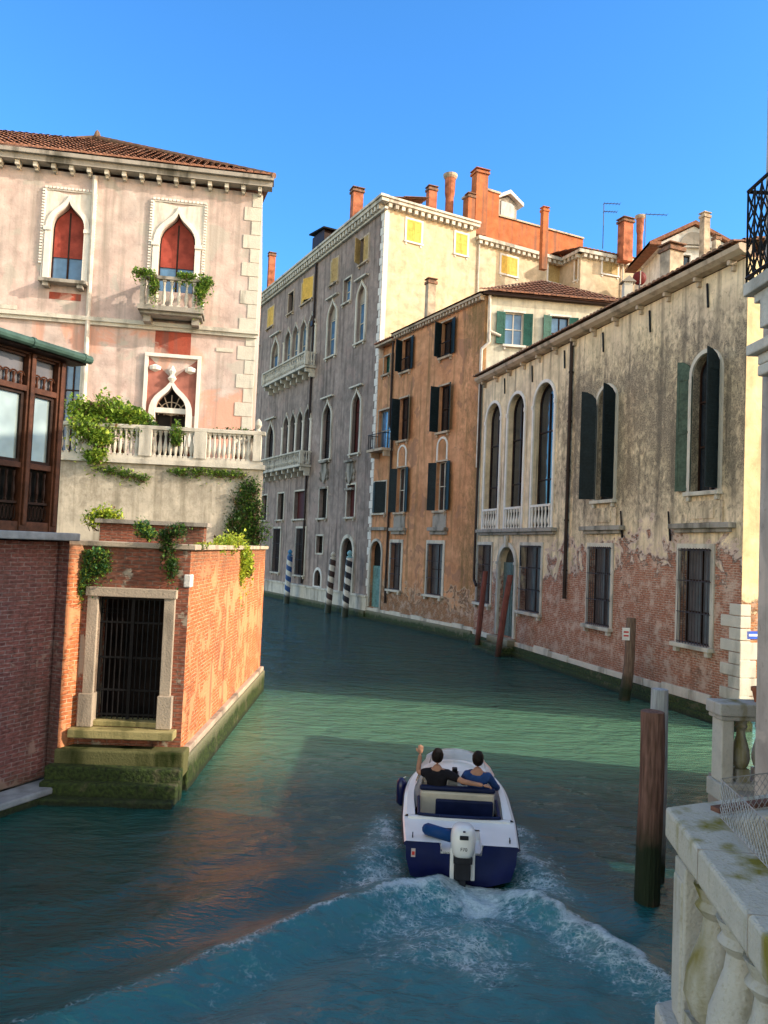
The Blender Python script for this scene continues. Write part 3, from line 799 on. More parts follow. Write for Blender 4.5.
for o in (B1, B2):
    wn = window(T, fO, o, 'stone_pink', .09, .04, .28, 'glass', 'stone', shut=('shutter_navy', 165, 155))
    q = MB(); a, b = o[0], o[1]; ring(q, a+.1, b-.1, o[3]+.1, o[3]+1.3, 'round', .12, -.01, .05); q.build('blind_arch', M['stone_white'], wn)
    q = MB(); q.box(a-.35, b+.35, -.01, .3, o[2]-1.15, o[2]-.95); q.box(a-.28, b+.28, -.01, .15, o[2]-1.35, o[2]-1.15); q.box(a-.15, b+.15, -.01, .06, o[2]-.95, o[2]-.16)
    q.build('balcony_ledge', M['stone_dark'], T, fr=fO, bevel=.02)
for o in (G1, G2): window(T, fO, o, 'stone', .2, .06, .28, 'glass_dim', 'wood_dark', grille=True, sillw=.2)
window(T, fO, Lt, 'stone_pink', .07, .03, .28, 'shutter_teal', 'shutter_teal')
window(T, fO, Lb, 'stone_pink', .1, .04, .28, 'glass_blue', 'stone_dark', sill=False)
q = MB(); a, b = Lb[0]-.4, Lb[1]+.0
q.box(a, b+.05, 0, .8, Lb[2]-.16, Lb[2]); q.box(a+.1, a+.25, 0, .6, Lb[2]-.5, Lb[2]-.16); q.box(b-.25, b-.1, 0, .6, Lb[2]-.5, Lb[2]-.16)
bl = q.build('balcony', M['stone_pink'], T, fr=fO)
q = MB(); n = 14
for i in range(n): xx = a+.05+(b-a-.1)*i/(n-1); q.tube((xx, .75, Lb[2]), (xx, .75, Lb[2]+.95), .014, n=5)
q.box(a, b, .73, .77, Lb[2]+.93, Lb[2]+.97)
for xx in (a+.03, b-.03):
    q.box(xx-.02, xx+.02, 0, .77, Lb[2]+.93, Lb[2]+.97)
    for j in range(5): q.tube((xx, .1+j*.15, Lb[2]), (xx, .1+j*.15, Lb[2]+.95), .012, n=5)
q.build('railing', M['iron'], bl)
window(T, fO, Lc, 'stone', .08, .04, .28, 'shutter_navy', 'shutter_navy', shut=('shutter_navy', 30, 20))
q = MB(); q.box(uM+.05, 12.05, -.01, .25, 5.75, 5.95); q.build('string_course', M['stone_dark'], T, fr=fO)
q = MB(); ring(q, Ld[0], Ld[1], Ld[2], Ld[3], 'round', .16, -.04, .08); dn = q.build('door_surround', M['stone'], T, fr=fO)
q = MB(); q.box(Ld[0], Ld[1], -.25, -.2, Ld[2], Ld[3]-1.6); q.box(Ld[0]+.02, (Ld[0]+Ld[1])/2-.03, -.2, -.16, Ld[2]+.1, Ld[3]-1.7); q.build('door_leaf', plain('faded turquoise door', (.12, .24, .24), .6, .3), dn)
q = MB(); q.quad((Ld[0], -.26, Ld[3]-1.62), (Ld[1], -.26, Ld[3]-1.62), (Ld[1], -.26, Ld[3]), (Ld[0], -.26, Ld[3])); q.build('fanlight', M['dark'], dn)
mb = MB(); mb.box(0, 12, -.2, .35, -1.5, .12); mb.box(-.02, 12, -.2, .2, .12, .55); mb.build('footing', M['algae'], T, fr=fO)
mb = MB(); u = 0
while u < 11.5: L = random.uniform(.8, 1.5); mb.box(u, u+L-.02, -.1, .09, .55, .55+random.choice((.18, .24))); u += L
mb.build('stone_course', M['stone'], T, fr=fO, bevel=.02)
q = MB()
for i in range(int(uM/.32)): q.box(i*.32+.06, i*.32+.2, -.01, .28, zE-.24, zE-.06)
q.box(0, uM, -.01, .34, zE-.06, zE+.06); q.build('cornice', M['stone_pink'], T, fr=fO)
q = MB(); q.box(uM, 12.05, -.01, .3, zl-.08, zl+.05); q.build('cornice', M['stone_pink'], T, fr=fO)
tileroof('wing_roof', T, fO, uM, 12.05, .4, zl+.03, -1, rad(20), 4, 'tile')
q = MB(); q.path([(uM+.1, .1, zl), (uM+.1, .1, 12.4), (uM-.25, .1, 11.9), (uM-.2, .1, 1.2)], .07, 8); q.build('downpipe', M['pipe'], T, fr=fO)
# side wall seen above the cream palace roof
R2 = fW.rect
Wa = R2(504, 524, 312, 341); Wb = R2(549, 568, 317, 345); zt = (Wa[3]+Wb[3])/2; Wa[3] = Wb[3] = zt; Wa[2] = Wb[2] = zt-1.75
for v, cpx in ((Wa, 514), (Wb, 560)):
    m_ = fW.u(cpx, 330); v[0], v[1] = m_-.5, m_+.5
mb = MB(); wallmesh(mb, -8.2, 0, 8, zE+.02, [Wa, Wb], .25, 5); mb.build('side_wall', M['Os'], T, fr=fW)
window(T, fW, Wa, 'stone_white', .1, .04, .25, 'glass_blue', 'stone_white', shut=('shutter_teal', 172, 172))
window(T, fW, Wb, 'stone_white', .1, .04, .25, 'glass_blue', 'wood_dark', shut=('shutter_teal', 172, 165))
q = MB(); q.box(-8.4, .15, -.01, .34, zE-.0, zE+.14); q.build('eave_board', M['wood_dark'], T, fr=fW)
q = MB(); q.path([(-.25, .12, zE), (-.3, .12, 15.6), (.1, .12, 15.2), (.1, .12, 9)], .08, 8); q.path([(-.3, .12, 16.2), (-.9, .12, 16.0)], .08, 8); q.build('downpipe', M['pipe_white'], T, fr=fW)
apex = at_y(543, 281, 43.5)
loc = fW.M.inverted() @ apex
ap = (loc.x, loc.y, loc.z)
def run_s(u):     # side slope runs up to the hips
    t = (u+8.4)/(loc.x+8.4) if u < loc.x else (.4-u)/(.4-loc.x)
    return max(0, (-loc.y+.45)*t)
sl_ = math.atan2(loc.z-zE-.14, -loc.y+.45)
tileroof('roof', T, fW, -8.4, .4, .45, zE+.12, -1, sl_, 1, 'tile', fn=run_s)
mb = MB()
P = [fO.world(-.1, .45, zE+.1), fO.world(uM, .45, zE+.1), apex, fW.world(-8.4, .45, zE+.1), fO.world(uM, -9, zE+.1)]
mb.quad(P[0], P[1], P[2]); mb.quad(P[0], P[2], P[3]); mb.quad(P[1], P[4], P[2]); mb.quad(P[3], P[2], P[4])
vv = [fO.M.inverted() @ Vector(v) for v in mb.v]; mb.v = [tuple(v) for v in vv]
mb.build('roof_slope', M['tile'], T, fr=fO)

# ================================================================== G: tall grey gothic palace
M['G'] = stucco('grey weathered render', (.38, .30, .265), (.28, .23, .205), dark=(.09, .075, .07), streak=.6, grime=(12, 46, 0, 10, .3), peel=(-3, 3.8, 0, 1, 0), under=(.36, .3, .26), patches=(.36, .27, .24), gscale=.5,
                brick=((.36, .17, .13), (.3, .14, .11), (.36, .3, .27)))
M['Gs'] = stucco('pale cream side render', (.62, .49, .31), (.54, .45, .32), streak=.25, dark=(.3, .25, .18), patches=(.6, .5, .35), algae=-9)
T = thing('grey_gothic_palace', 'tall grey gothic palace with stacked column windows, balconies and a sunlit cream side wall', 'palace', fO)
R_ = fO.rect; UE = 44; ZG = 27.7
def rw(*L): r = [R_(*v) for v in L]; avg(r); return r
at1 = [R_(269, 275, 288, 305)+[0, 'shutter_yellow'], R_(289.5, 294.5, 275, 291)+[0, 'dark'], R_(303, 314, 263, 283)+[0, 'shutter_yellow'], R_(332, 339, 246, 268)+[0, 'shutter_tan'], R_(361, 369, 229, 251)+[0, 'shutter_tan'], R_(256, 261, 296, 312)+[0, 'dark']]
ztop = 26.3; zbot = 24.5
for v in at1: v[2], v[3] = zbot, ztop
small = R_(344, 351, 279, 302)
up = [R_(328, 336, 306, 362), R_(357, 365, 292, 351), R_(272, 279, 333, 376), R_(254, 258, 345, 388)]; avg(up)
qu = R_(284.5, 315.5, 318, 372); qu[2], qu[3] = up[0][2]-.1, up[0][3]+.1
lo = [R_(323, 331, 402, 461), R_(352, 360, 396, 459), R_(267, 274, 418, 464)]; avg(lo)
ql = R_(283, 311, 396, 462); ql[2], ql[3] = lo[0][2]-.1, lo[0][3]+.2
mz = [R_(278, 284, 492, 519), R_(294.5, 306, 491, 519), R_(319.5, 327, 488, 519), R_(347, 355, 487, 518), R_(262, 267, 496, 519)]; avg(mz)
gd = [R_(273, 280, 529, 572), R_(296, 305, 528, 575)]; avg(gd)
sm = R_(316.5, 323, 536, 553); ov = R_(314.5, 321, 570, 586)+['round']; po = R_(342, 353, 538, 595)+['round']; po[2] = .9
print('G', [[round(q, 1) for q in v[:4]] for v in (at1[0], small, up[0], qu, lo[0], ql, mz[0], gd[0], sm, ov, po)])
for v in up+lo: v.append('ogee')
sub_u = []; sub_l = []
for Q, dst in ((qu, sub_u), (ql, sub_l)):
    wdt = (Q[1]-Q[0])/4
    for i in range(4): dst.append([Q[0]+wdt*i+.16, Q[0]+wdt*(i+1)-.16, Q[2], Q[3], 'ogee'])
ops = [v[:4] for v in at1]+[small]+up+lo+mz+gd+[sm, ov, po]+sub_u+sub_l
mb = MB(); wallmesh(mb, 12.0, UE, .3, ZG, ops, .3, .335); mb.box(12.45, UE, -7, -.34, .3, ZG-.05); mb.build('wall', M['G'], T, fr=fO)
for v in at1:
    pn = v[5]; window(T, fO, v[:4], 'stone_pink', .12, .05, .3, 'dark', None, sill=True, shut=None if pn == 'dark' else (pn, random.choice((4, 20)), random.choice((5, 12, 60))))
    if pn == 'shutter_yellow':
        pass
window(T, fO, small, 'stone', .1, .05, .3, 'glass_blue', 'stone')
for v in up: window(T, fO, v, 'stone', .2, .09, .3, 'glass_blue', 'stone', trans=2, cap=True, blind=(.68, 'stone_dark'))
for v in lo: window(T, fO, v, 'stone', .2, .09, .3, 'maroon' if v is lo[1] else 'glass', 'wood_dark', trans=2, cap=True)
for Q, pn in ((sub_u, 'glass_sky'), (sub_l, 'glass')):
    for v in Q: window(T, fO, v, 'stone', .1, .08, .3, pn, None if Q is sub_l else 'stone', sill=False, mull=0)
    for i in range(5):
        xx = (Q[i][0]-.16 if i < 4 else Q[3][1]+.16)
        q = MB(); h = Q[0][3]-Q[0][2]-1.1
        q.lathe((xx, .02, Q[0][2]), [(.17, 0), (.17, .15), (.12, .2), (.11, h-.2), (.15, h-.1), (.18, h)], 10); q.build('column', M['stone_white' if Q is sub_l else 'stone'], T, fr=fO)
for Q, mt in ((sub_u, 'stone'), (sub_l, 'stone')):
    a = Q[0][0]-.5; b = Q[3][1]+(2.8 if Q is sub_u else 3.4); zz = Q[0][2]-.1
    q = MB(); q.box(a, b, 0, .95, zz-.18, zz); q.box(a-.05, b+.05, .75, 1.0, zz+.95, zz+1.07)
    for xx in (a, b): q.box(xx-.06, xx+.06, 0, .95, zz+.95, zz+1.05); q.box(xx-.12, xx+.12, .74, 1.0, zz, zz+.98)
    for i in range(8):
        xx = a+.3+(b-a-.6)*i/7; q.box(xx-.12, xx+.12, 0, .8, zz-.5, zz-.18); q.box(xx-.1, xx+.1, 0, .45, zz-.85, zz-.5)
    bl = q.build('balcony', M[mt], T, fr=fO)
    q = MB(); n = 26
    for i in range(n): q.lathe((a+.2+(b-a-.4)*i/(n-1), .87, zz), baluster_prof(.95, .1), 6)
    for xx in (a, b):
        for j in range(3): q.lathe((xx, .2+j*.22, zz), baluster_prof(.95, .1), 6)
    q.build('balusters', M[mt], bl)
for i, v in enumerate(mz): window(T, fO, v, 'stone', .12, .05, .3, 'maroon' if i in (1, 3) else 'dark', None, sillw=.15)
for v in gd: window(T, fO, v, 'stone', .16, .06, .3, 'dark', 'wood_dark', grille=True)
window(T, fO, sm, 'stone', .12, .05, .3, 'dark', 'wood_dark', bottom=True, sill=False)
window(T, fO, ov, 'stone_white', .2, .05, .3, 'dark', None, bottom=True, sill=False)
q = MB(); ring(q, po[0], po[1], po[2], po[3], 'round', .25, -.04, .12); dn = q.build('door_surround', M['stone'], T, fr=fO)
q = MB(); q.quad((po[0], -.27, po[2]), (po[1], -.27, po[2]), (po[1], -.27, po[3]), (po[0], -.27, po[3])); q.build('door_leaf', M['dark'], dn)
for px in (325, 351):       # carved shields under the tall windows
    u_, z_ = fO.hit(px, 473)
    q = MB(); pts = [(-.45, .7), (.45, .7), (.5, .1), (.25, -.5), (0, -.8), (-.25, -.5), (-.5, .1)]
    q.prism([(u_+a, z_+b) for a, b in pts], -.01, .14); q.box(u_-.7, u_+.7, -.01, .3, z_+.75, z_+.9); q.box(u_-.6, u_+.6, -.01, .2, z_-1.2, z_-1.05)
    for a in (-.6, .6):
        q.lathe((u_+a, .06, z_-.2), [(.02, -.4), (.14, -.2), (.06, 0), (.15, .25), (.02, .5)], 7)
    q.build('carved_shield', M['stone_dark'], T, fr=fO)
q = MB(); q.box(12, UE, -.01, .18, .5, 1.35); q.box(12, UE, -.01, .26, 1.35, 1.5)
q.build('plinth', M['stone'], T, fr=fO, bevel=.02)
q = MB(); q.box(12, UE, -.2, .32, -1.5, .5); q.build('footing', M['algae'], T, fr=fO)
q = MB()
for i in range(int((UE-12)/.5)): q.box(12.1+i*.5, 12.35+i*.5, -.01, .42, ZG-.45, ZG-.12)
q.box(11.55, UE, -.01, .22, ZG-.6, ZG-.45); q.box(11.5, UE, -.01, .5, ZG-.12, ZG+.12); q.box(11.4, UE, -.01, .62, ZG+.12, ZG+.28); q.build('cornice', M['stone'], T, fr=fO)
tileroof('roof', T, fO, 12, UE, .5, ZG+.25, -1, rad(14), 4, 'tile_old', pitch=.4, course=2)
q = MB(); uu = fO.u(316, 300); q.path([(uu, .12, ZG-.5), (uu, .12, 1.6)], .09, 7); q.box(uu-.2, uu+.2, .02, .3, 22, 22.4); q.build('downpipe', M['pipe'], T, fr=fO)
q = MB()
for i in range(50): q.box(11.98, 12.0+(.45 if i % 2 else .28), -.02, .03, 1.6+i*.51, 2.08+i*.51)
q.build('quoin', M['stone_white'], T, fr=fO)
# side
Sa = fS.rect(406.5, 421, 223, 244); Sb = fS.rect(455.5, 467, 232, 253); avg([Sa, Sb])
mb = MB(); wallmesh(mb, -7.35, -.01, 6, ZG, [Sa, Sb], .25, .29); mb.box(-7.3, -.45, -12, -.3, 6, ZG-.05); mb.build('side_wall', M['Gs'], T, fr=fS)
for v in (Sa, Sb): window(T, fS, v, 'stone_white', .14, .05, .25, 'dark', None, sill=True, sillw=.05, shut=('shutter_yellow', 3, 4))
q = MB()
for i in range(14): q.box(-.35-i*.5, -.1-i*.5, -.01, .36, ZG-.4, ZG-.1)
q.box(-7.4, .3, -.01, .45, ZG-.1, ZG+.12); q.box(-7.4, .45, -.01, .55, ZG+.12, ZG+.26); q.build('side_cornice', M['stone'], T, fr=fS)
q = MB(); q.box(-.34, 0, -.01, .03, 6, ZG-.45); q.build('quoin', M['stone_white'], T, fr=fS)
q = MB()
q.quad((-7.4, .5, ZG+.25), (.4, .5, ZG+.25), (-2, -5, ZG+1.9), (-7.4, -5, ZG+1.9)); q.quad((.4, .5, ZG+.25), (-2, -5, ZG+1.9), (.4, -12, ZG+.25)); q.build('hip_roof', M['tile_old'], T, fr=fS)

# ================================================================== V: rear cream block with the orange roof storey
T = thing('rear_cream_block', 'cream building with yellow blinds and an orange roof storey behind the terracotta house', 'building', fS)
ZV = 26.9
M['V'] = stucco('warm cream render', (.60, .47, .31), (.55, .45, .33), streak=.2, dark=(.3, .25, .18), algae=-9)
Va = fS.rect(501, 517, 257, 275); Vb = fS.rect(548, 563, 264, 283)
mb = MB(); wallmesh(mb, -15.3, -7.36, 6, ZV, [Va, Vb], .25, 8); mb.build('wall', M['V'], T, fr=fS)
window(T, fS, Va, 'stone_white', .14, .05, .25, 'dark', None, sillw=.05, shut=('shutter_yellow', 3, 5)); window(T, fS, Vb, 'stone_white', .14, .05, .25, 'shutter_tan', None, sillw=.05)
q = MB()
for i in range(16): q.box(-7.75-i*.48, -7.5-i*.48, -.01, .3, ZV-.35, ZV-.08)
q.box(-15.3, -7.36, -.01, .4, ZV-.08, ZV+.16); q.build('cornice', M['stone'], T, fr=fS)
q = MB(); q.path([(-7.6, .1, ZV-.2), (-7.6, .1, 12)], .06, 7); q.build('downpipe', M['pipe_white'], T, fr=fS)
# return wing
Ra = fR.rect(575, 582, 258, 279); mb = MB(); Ra[0] = max(Ra[0], .3); Ra[1] = min(Ra[1], Lr-.3)
mb = MB(); wallmesh(mb, 0, Lr+.0, 6, ZV-.02, [Ra], .2, .235); mb.build('return_wall', M['V'], T, fr=fR)
window(T, fR, Ra, 'stone_white', .1, .05, .2, 'shutter_yellow', None, sillw=.05)
q = MB(); q.box(-.3, Lr, -.01, .38, ZV-.08, ZV+.16)
for i in range(5): q.box(.05+i*.45, .28+i*.45, -.01, .3, ZV-.35, ZV-.08)
q.build('cornice', M['stone'], T, fr=fR)
q1 = fV.rect(602.5, 617.5, 255, 274.5); q2 = fV.rect(636, 651.5, 261, 281); avg([q1, q2])
mb = MB(); wallmesh(mb, -9.5, -.01, 6, ZV+.0, [q1, q2], .25, .29); mb.box(-9.5, -.5, -7, -.3, 6, ZV-.05); mb.build('front_wall', M['V'], T, fr=fV)
window(T, fV, q1, 'stone_white', .14, .05, .25, 'shutter_tan', None, sillw=.05, shut=('shutter_tan', 10, 8)); window(T, fV, q2, 'stone_white', .14, .05, .25, 'shutter_tan', None, sillw=.05, shut=('shutter_tan', 8, 14))
q = MB(); q.box(-9.6, .38, -.01, .4, ZV-.08, ZV+.17)
for i in range(20): q.box(-.35-i*.47, -.1-i*.47, -.01, .3, ZV-.35, ZV-.08)
q.build('cornice', M['stone'], T, fr=fV)
tileroof('roof', T, fV, -9.6, .4, .45, ZV+.17, -1, rad(13), 5, 'tile', pitch=.34, course=1)
q = MB(); uu = fV.u(622, 265); q.path([(uu, .1, ZV-.1), (uu, .1, 15)], .05, 7); q.build('downpipe', M['pipe_white'], T, fr=fV)
# orange roof storey, set back
oy = -1.3
def hO(px, py): return fS.hit(px, py, oy)
a0 = hO(497, 225)[0]; a1 = hO(583, 245)[0]; t0 = hO(497, 216)[1]; t1 = hO(575, 237)[1]; ux = hO(477, 230)[0]
q = MB(); vs = [(a0, oy, ZV-.5), (a1, oy, ZV-.5), (a1, oy, t1), (a0, oy, t0)]
q.add(vs+[(x_, oy-4, z_) for x_, y_, z_ in vs], [(0, 1, 2, 3), (4, 5, 6, 7), (0, 3, 7, 4), (1, 2, 6, 5), (3, 2, 6, 7)])
zq = hO(488, 192)[1]; q.box(a0+.001, ux, oy-2, oy+.15, ZV-.5, zq)
q.build('roof_storey', M['orange_wall'], T, fr=fS)
q = MB(); q.add([(a0, oy+.12, t0), (a1, oy+.12, t1), (a1, oy-4, t1), (a0, oy-4, t0), (a0, oy+.12, t0+.12), (a1, oy+.12, t1+.12), (a1, oy-4, t1+.12), (a0, oy-4, t0+.12)], [(0, 1, 5, 4), (4, 5, 6, 7), (1, 2, 6, 5), (0, 3, 7, 4), (2, 3, 7, 6)])
q.box(a0-.1, ux+.1, oy-2.1, oy+.25, zq, zq+.15); q.build('coping', M['stone_pink'], T, fr=fS)
d0 = hO(522, 210)[0]; d1 = hO(499, 205)[0]; dz0 = hO(510, 218)[1]; dz1 = hO(523, 204)[1]; dza = hO(508, 192)[1]; dm = (d0+d1)/2
q = MB(); q.prism([(d0+.2, dz0), (d1-.2, dz0), (d1-.2, dz1), (dm, dza-.15), (d0+.2, dz1)], oy-3, oy-.4); dd = q.build('dormer', M['stone_dark'], T, fr=fS)
q = MB(); q.prism([(d0-.2, dz1-.15), (dm, dza), (d1+.2, dz1-.15), (d1+.2, dz1+.1), (dm, dza+.28), (d0-.2, dz1+.1)], oy-3, oy-.05); q.build('dormer_roof', M['stone_white'], dd)
q = MB(); q.box(d0+.45, d1-.45, oy-.42, oy-.35, dz0+.2, dz1-.05); q.build('dormer_window', M['glass_dim'], dd)

# small white building with the round pediment, far right behind
p0 = at_y(664, 262, 50); p1 = at_y(730, 262, 50); fP = Fr(p1.x, 50, 180); wP = p1.x-p0.x
zp = fP.z(690, 246); zpk = fP.z(693, 226)
T = thing('white_gabled_house', 'white house with a shallow gable and arched gable vent behind the cream palace roof', 'house', fP)
pw = [fP.rect(678, 690, 255, 285), fP.rect(704, 716, 258, 285)]
M['P'] = stucco('white render', (.72, .70, .66), (.66, .64, .6), streak=.2, algae=-9)
mb = MB(); wallmesh(mb, -1.5, wP, 6, zp, pw, .25, 6); xm = fP.u(694, 235); mb.prism([(xm-2.6, zp-.05), (xm+2.6, zp-.05), (xm, zpk)], -4, -.01); mb.build('wall', M['P'], T, fr=fP)
for v in pw: window(T, fP, v, 'stone_white', .1, .04, .25, 'glass', 'wood_dark')
q = MB(); q.prism([(xm-3, zp-.1), (xm, zpk+.05), (xm+3, zp-.1), (xm+3, zp+.12), (xm, zpk+.3), (xm-3, zp+.12)], -4.2, .25)
q.prism([(xm+3, zp-.1), (wP+.3, zp-.1), (wP+.3, zp+.12), (xm+3, zp+.12)], -5, .3); q.prism([(-1.8, zp-.1), (xm-3, zp-.1), (xm-3, zp+.12), (-1.8, zp+.12)], -5, .3)
q.build('roof', M['tile'], T, fr=fP)
q = MB(); ol = outline(xm-.9, xm+.9, zp+.1, zp+.95, 'round')
q.prism(ol, 0, .03); q.build('gable_vent', M['stone_dark'], T, fr=fP)

# ================================================================== chimneys and roof things
CG = 'chimneys on the rooftops'
chimney('square terracotta chimney rising behind the long cornice of the grey palace', 349, 364.6, 189, 214, 56, 'brick_chimney', group=CG)
chimney('small terracotta chimney at the far left end of the grey palace roof', 267, 276.5, 253, 271, 72, 'brick_chimney', group=CG)
chimney('slim terracotta chimney left of the flared one above the cream side wall', 425, 438, 187, 208, 54, 'brick_chimney', group=CG)
chimney('round terracotta chimney with a flared pale rim', 441.5, 458, 175, 212, 54.5, 'brick_chimney', 'flared', group=CG)
chimney('tallest broad orange chimney stack next to the dormer', 470, 489, 171, 215, 55, 'orange_wall', 'same', group=CG)
chimney('short orange chimney leaning against the tall broad stack', 464.5, 476, 194, 214, 54, 'orange_wall', group=CG)
chimney('slender orange chimney standing in front of the orange roof storey', 539.5, 549, 207.5, 248, 54.3, 'orange_wall', 'same', group=CG)
chimney('terracotta chimney on the roof edge of the terracotta house', 424, 437, 279, 314, 46.5, 'chimney_buff', group=CG)
chimney('broad brick chimney under the television aerials', 617, 634, 219, 241, 56, 'brick_chimney', group=CG)
chimney('round terracotta chimney with a dark rim beside the broad brick one', 634, 646, 216, 241, 57, 'brick_chimney', 'flared', group=CG)
chimney('tall pale plastered chimney above the white gabled house', 699, 710.5, 213, 250, 47, 'chimney_buff', 'same', group=CG)
chimney('short pale chimney right of the tall plastered one', 711.5, 721, 235, 255, 46, 'chimney_buff', group=CG)
chimney('large grey plastered chimney block rising just over the cream palace gutter', 659, 684, 245, 292, 33, 'chimney_buff', group=CG)
# little stone aedicule on the tile edge
p = at_y(627, 300, 31); T = thing('stone_chimney_pot', 'small stone chimney with a pointed cap on the cream palace tiles', 'chimney', loc=(p.x, p.y, p.z-1.2))
q = MB(); q.box(-.17, .17, -.17, .17, 0, 1.9); q.build('shaft', M['stone'], T); q = MB()
q.prism([(-.3, 1.9), (.3, 1.9), (.15, 2.02), (0, 2.15), (-.15, 2.02)], -.24, .24); q.build('cap', M['stone_dark'], T)
p = at_y(640, 278, 31.5); T = thing('satellite_dish', 'round dark red satellite dish above the cream palace gutter', 'dish', loc=(p.x, p.y, p.z-2))
q = MB(); q.tube((0, .05, 0), (0, .05, 2), .03); q.build('mast', M['grille'], T)
q = MB(); q.lathe((0, 0, 2), [(.02, .06), (.15, .04), (.24, .0), (.29, -.06), (.28, -.07), (.15, .0), (.02, .03)], 20, Matrix.Rotation(rad(-80), 3, 'X') @ Matrix.Rotation(rad(180), 3, 'X'))
q.build('dish', plain('dark red dish', (.12, .015, .015), .5), T)
q = MB(); q.tube((0, -.05, 1.72), (0, -.06, 2.28), .02); q.build('feed_arm', M['stone'], T)
def aerial(label, px, yt, yb, Y, els):
    p = at_y(px, yb, Y); zt = at_y(px, yt, Y).z; T = thing('television_aerial', label, 'aerial', loc=(p.x, p.y, p.z-.8), group='television aerials')
    q = MB(); q.tube((0, 0, 0), (0, 0, zt-p.z+.8), .03, n=5); q.build('mast', M['grille'], T)
    for (xa, ye) in els:
        e = at_y(xa, ye, Y); q = MB(); zz = e.z-p.z+.8; q.tube((0, 0, zz), (e.x-p.x, 0, zz), .03, n=5)
        for k in range(6): xx = (e.x-p.x)*k/5; q.tube((xx, -.25, zz), (xx, .25, zz), .012, n=4)
        q.build('boom', M['grille'], T)
aerial('tall television aerial with two booms against the sky', 603, 203, 238, 56, [(620, 204), (617, 212)])
aerial('television aerial with one long boom over the round chimney', 645, 214, 238, 56.5, [(667, 215)])
p = at_y(327, 228, 60); T = thing('roof_hatch', 'low dark roof dormer on the grey palace roof', 'dormer', loc=(p.x, p.y, p.z-1.5), rotz=rad(28))
q = MB(); q.box(-.7, .7, -1.2, 1.2, 0, .9); q.build('cheeks', M['wood_dark'], T); q = MB(); q.add([(-.9, -1.5, .8), (.9, -1.5, .8), (.9, 1.5, 1.2), (-.9, 1.5, 1.2), (-.9, -1.5, .92), (.9, -1.5, .92), (.9, 1.5, 1.32), (-.9, 1.5, 1.32)], [(0, 1, 2, 3), (4, 5, 6, 7), (0, 1, 5, 4), (1, 2, 6, 5), (2, 3, 7, 6), (3, 0, 4, 7)]); q.build('roof', M['dark'], T)

# ================================================================== H: pink gothic house on the left
M['H'] = stucco('pinkish worn render', (.62, .46, .41), (.51, .43, .395), dark=(.26, .23, .2), streak=.5, peel=(3.0, 8.5, 0, 1, 0), under=(.6, .45, .36), patches=(.46, .42, .37), low=((.66, .34, .25), 6.5, 12.0, .49),
                brick=((.62, .24, .13), (.56, .22, .13), (.6, .3, .2)), algae=-9)
T = thing('pink_gothic_house', 'pink stuccoed house with two pointed gothic windows, pale quoins and a hipped tile roof', 'house', fH)
R_ = fH.rect; ZH = 17.55
w1 = R_(51, 84, 200, 284); w2 = R_(158.6, 195, 216, 291)
zt = (w1[3]+w2[3])/2; zb = (w1[2]+w2[2])/2
for v in (w1, w2): v[2], v[3] = zb, zt; v.append('ogee')
dr = R_(155, 186, 386, 440); dr.append('ogee'); dr[2] = 7.1
lw = R_(62, 79, 356, 455); lw.append('round')
lw3 = [lw[0]+4.4, lw[1]+4.4]+lw[2:]
print('H', [[round(q, 2) for q in v[:4]] for v in (w1, w2, dr, lw)])
mb = MB(); wallmesh(mb, 0, 17, 4, ZH, [w1, w2, dr, lw], .3, 10); mb.build('wall', M['H'], T, fr=fH)
dent = stone('carved white stone', (.74, .68, .6), amt=.3, scale=6)
for v in (w1, w2):
    wn = window(T, fH, v, 'stone_white', .2, .1, .3, 'glass_blue', 'wood_dark', sill=(v is w1), sillw=.35, blind=(.33, 'redblind'), trans=0, sillmat='stone_dark')
    a, b, c_, d_ = v[:4]
    q = MB(); oa = outline(a-.2, b+.2, c_, d_+.25, 'ogee'); zs = d_-.95*(b-a)
    # spandrel field between arch and a square billet moulding
    xa, xb, zz = a-.33, b+.33, d_+.42
    h = len(oa)//2
    for p_, r_ in zip(oa[1:h], oa[2:h+1]): q.quad((xa+.04, .02, zz), (p_[0], .02, p_[1]), (r_[0], .02, r_[1]))
    q.quad((xa+.04, .02, zz), (xa+.04, .02, oa[1][1]), (oa[1][0], .02, oa[1][1]))
    for p_, r_ in zip(oa[h:-2], oa[h+1:-1]): q.quad((xb-.04, .02, zz), (p_[0], .02, p_[1]), (r_[0], .02, r_[1]))
    q.quad((xb-.04, .02, zz), (xb-.04, .02, oa[-2][1]), (oa[-2][0], .02, oa[-2][1]))
    q.build('spandrel', dent, wn)
    q = MB(); n = 26
    for i in range(n):
        z_ = c_+.6+(zz-c_-.6)*i/n; dz_ = (zz-c_-.6)/n*.6
        q.box(xa-.03, xa+.05, -.01, .09, z_, z_+dz_); q.box(xb-.05, xb+.03, -.01, .09, z_, z_+dz_)
    for i in range(14): x_ = xa+(xb-xa)*i/14; q.box(x_, x_+(xb-xa)/14*.6, -.01, .09, zz, zz+.08)
    q.box(xa+.05, xa+.09, -.01, .05, c_, zz); q.box(xb-.09, xb-.05, -.01, .05, c_, zz); q.box(xa+.09, xb-.09, -.01, .05, zz-.05, zz-.003)
    for x_ in (a-.12, b+.12): q.box(x_-.13, x_+.13, .0, .14, zs-.05, zs+.08)
    q.build('billet_moulding', M['stone_white'], wn)
red = stucco('faded red patch', (.36, .07, .045), (.3, .09, .06), streak=.5, patches=(.5, .3, .24), algae=-9)
for (x0, x1, y0, y1) in ((155, 191, 328, 356), (49, 81, 293, 300)):
    v = R_(x0, x1, y0, y1); q = MB(); q.box(v[0], v[1], -.01, .008, v[2], v[3]); q.build('red_patch', red, T, fr=fH)
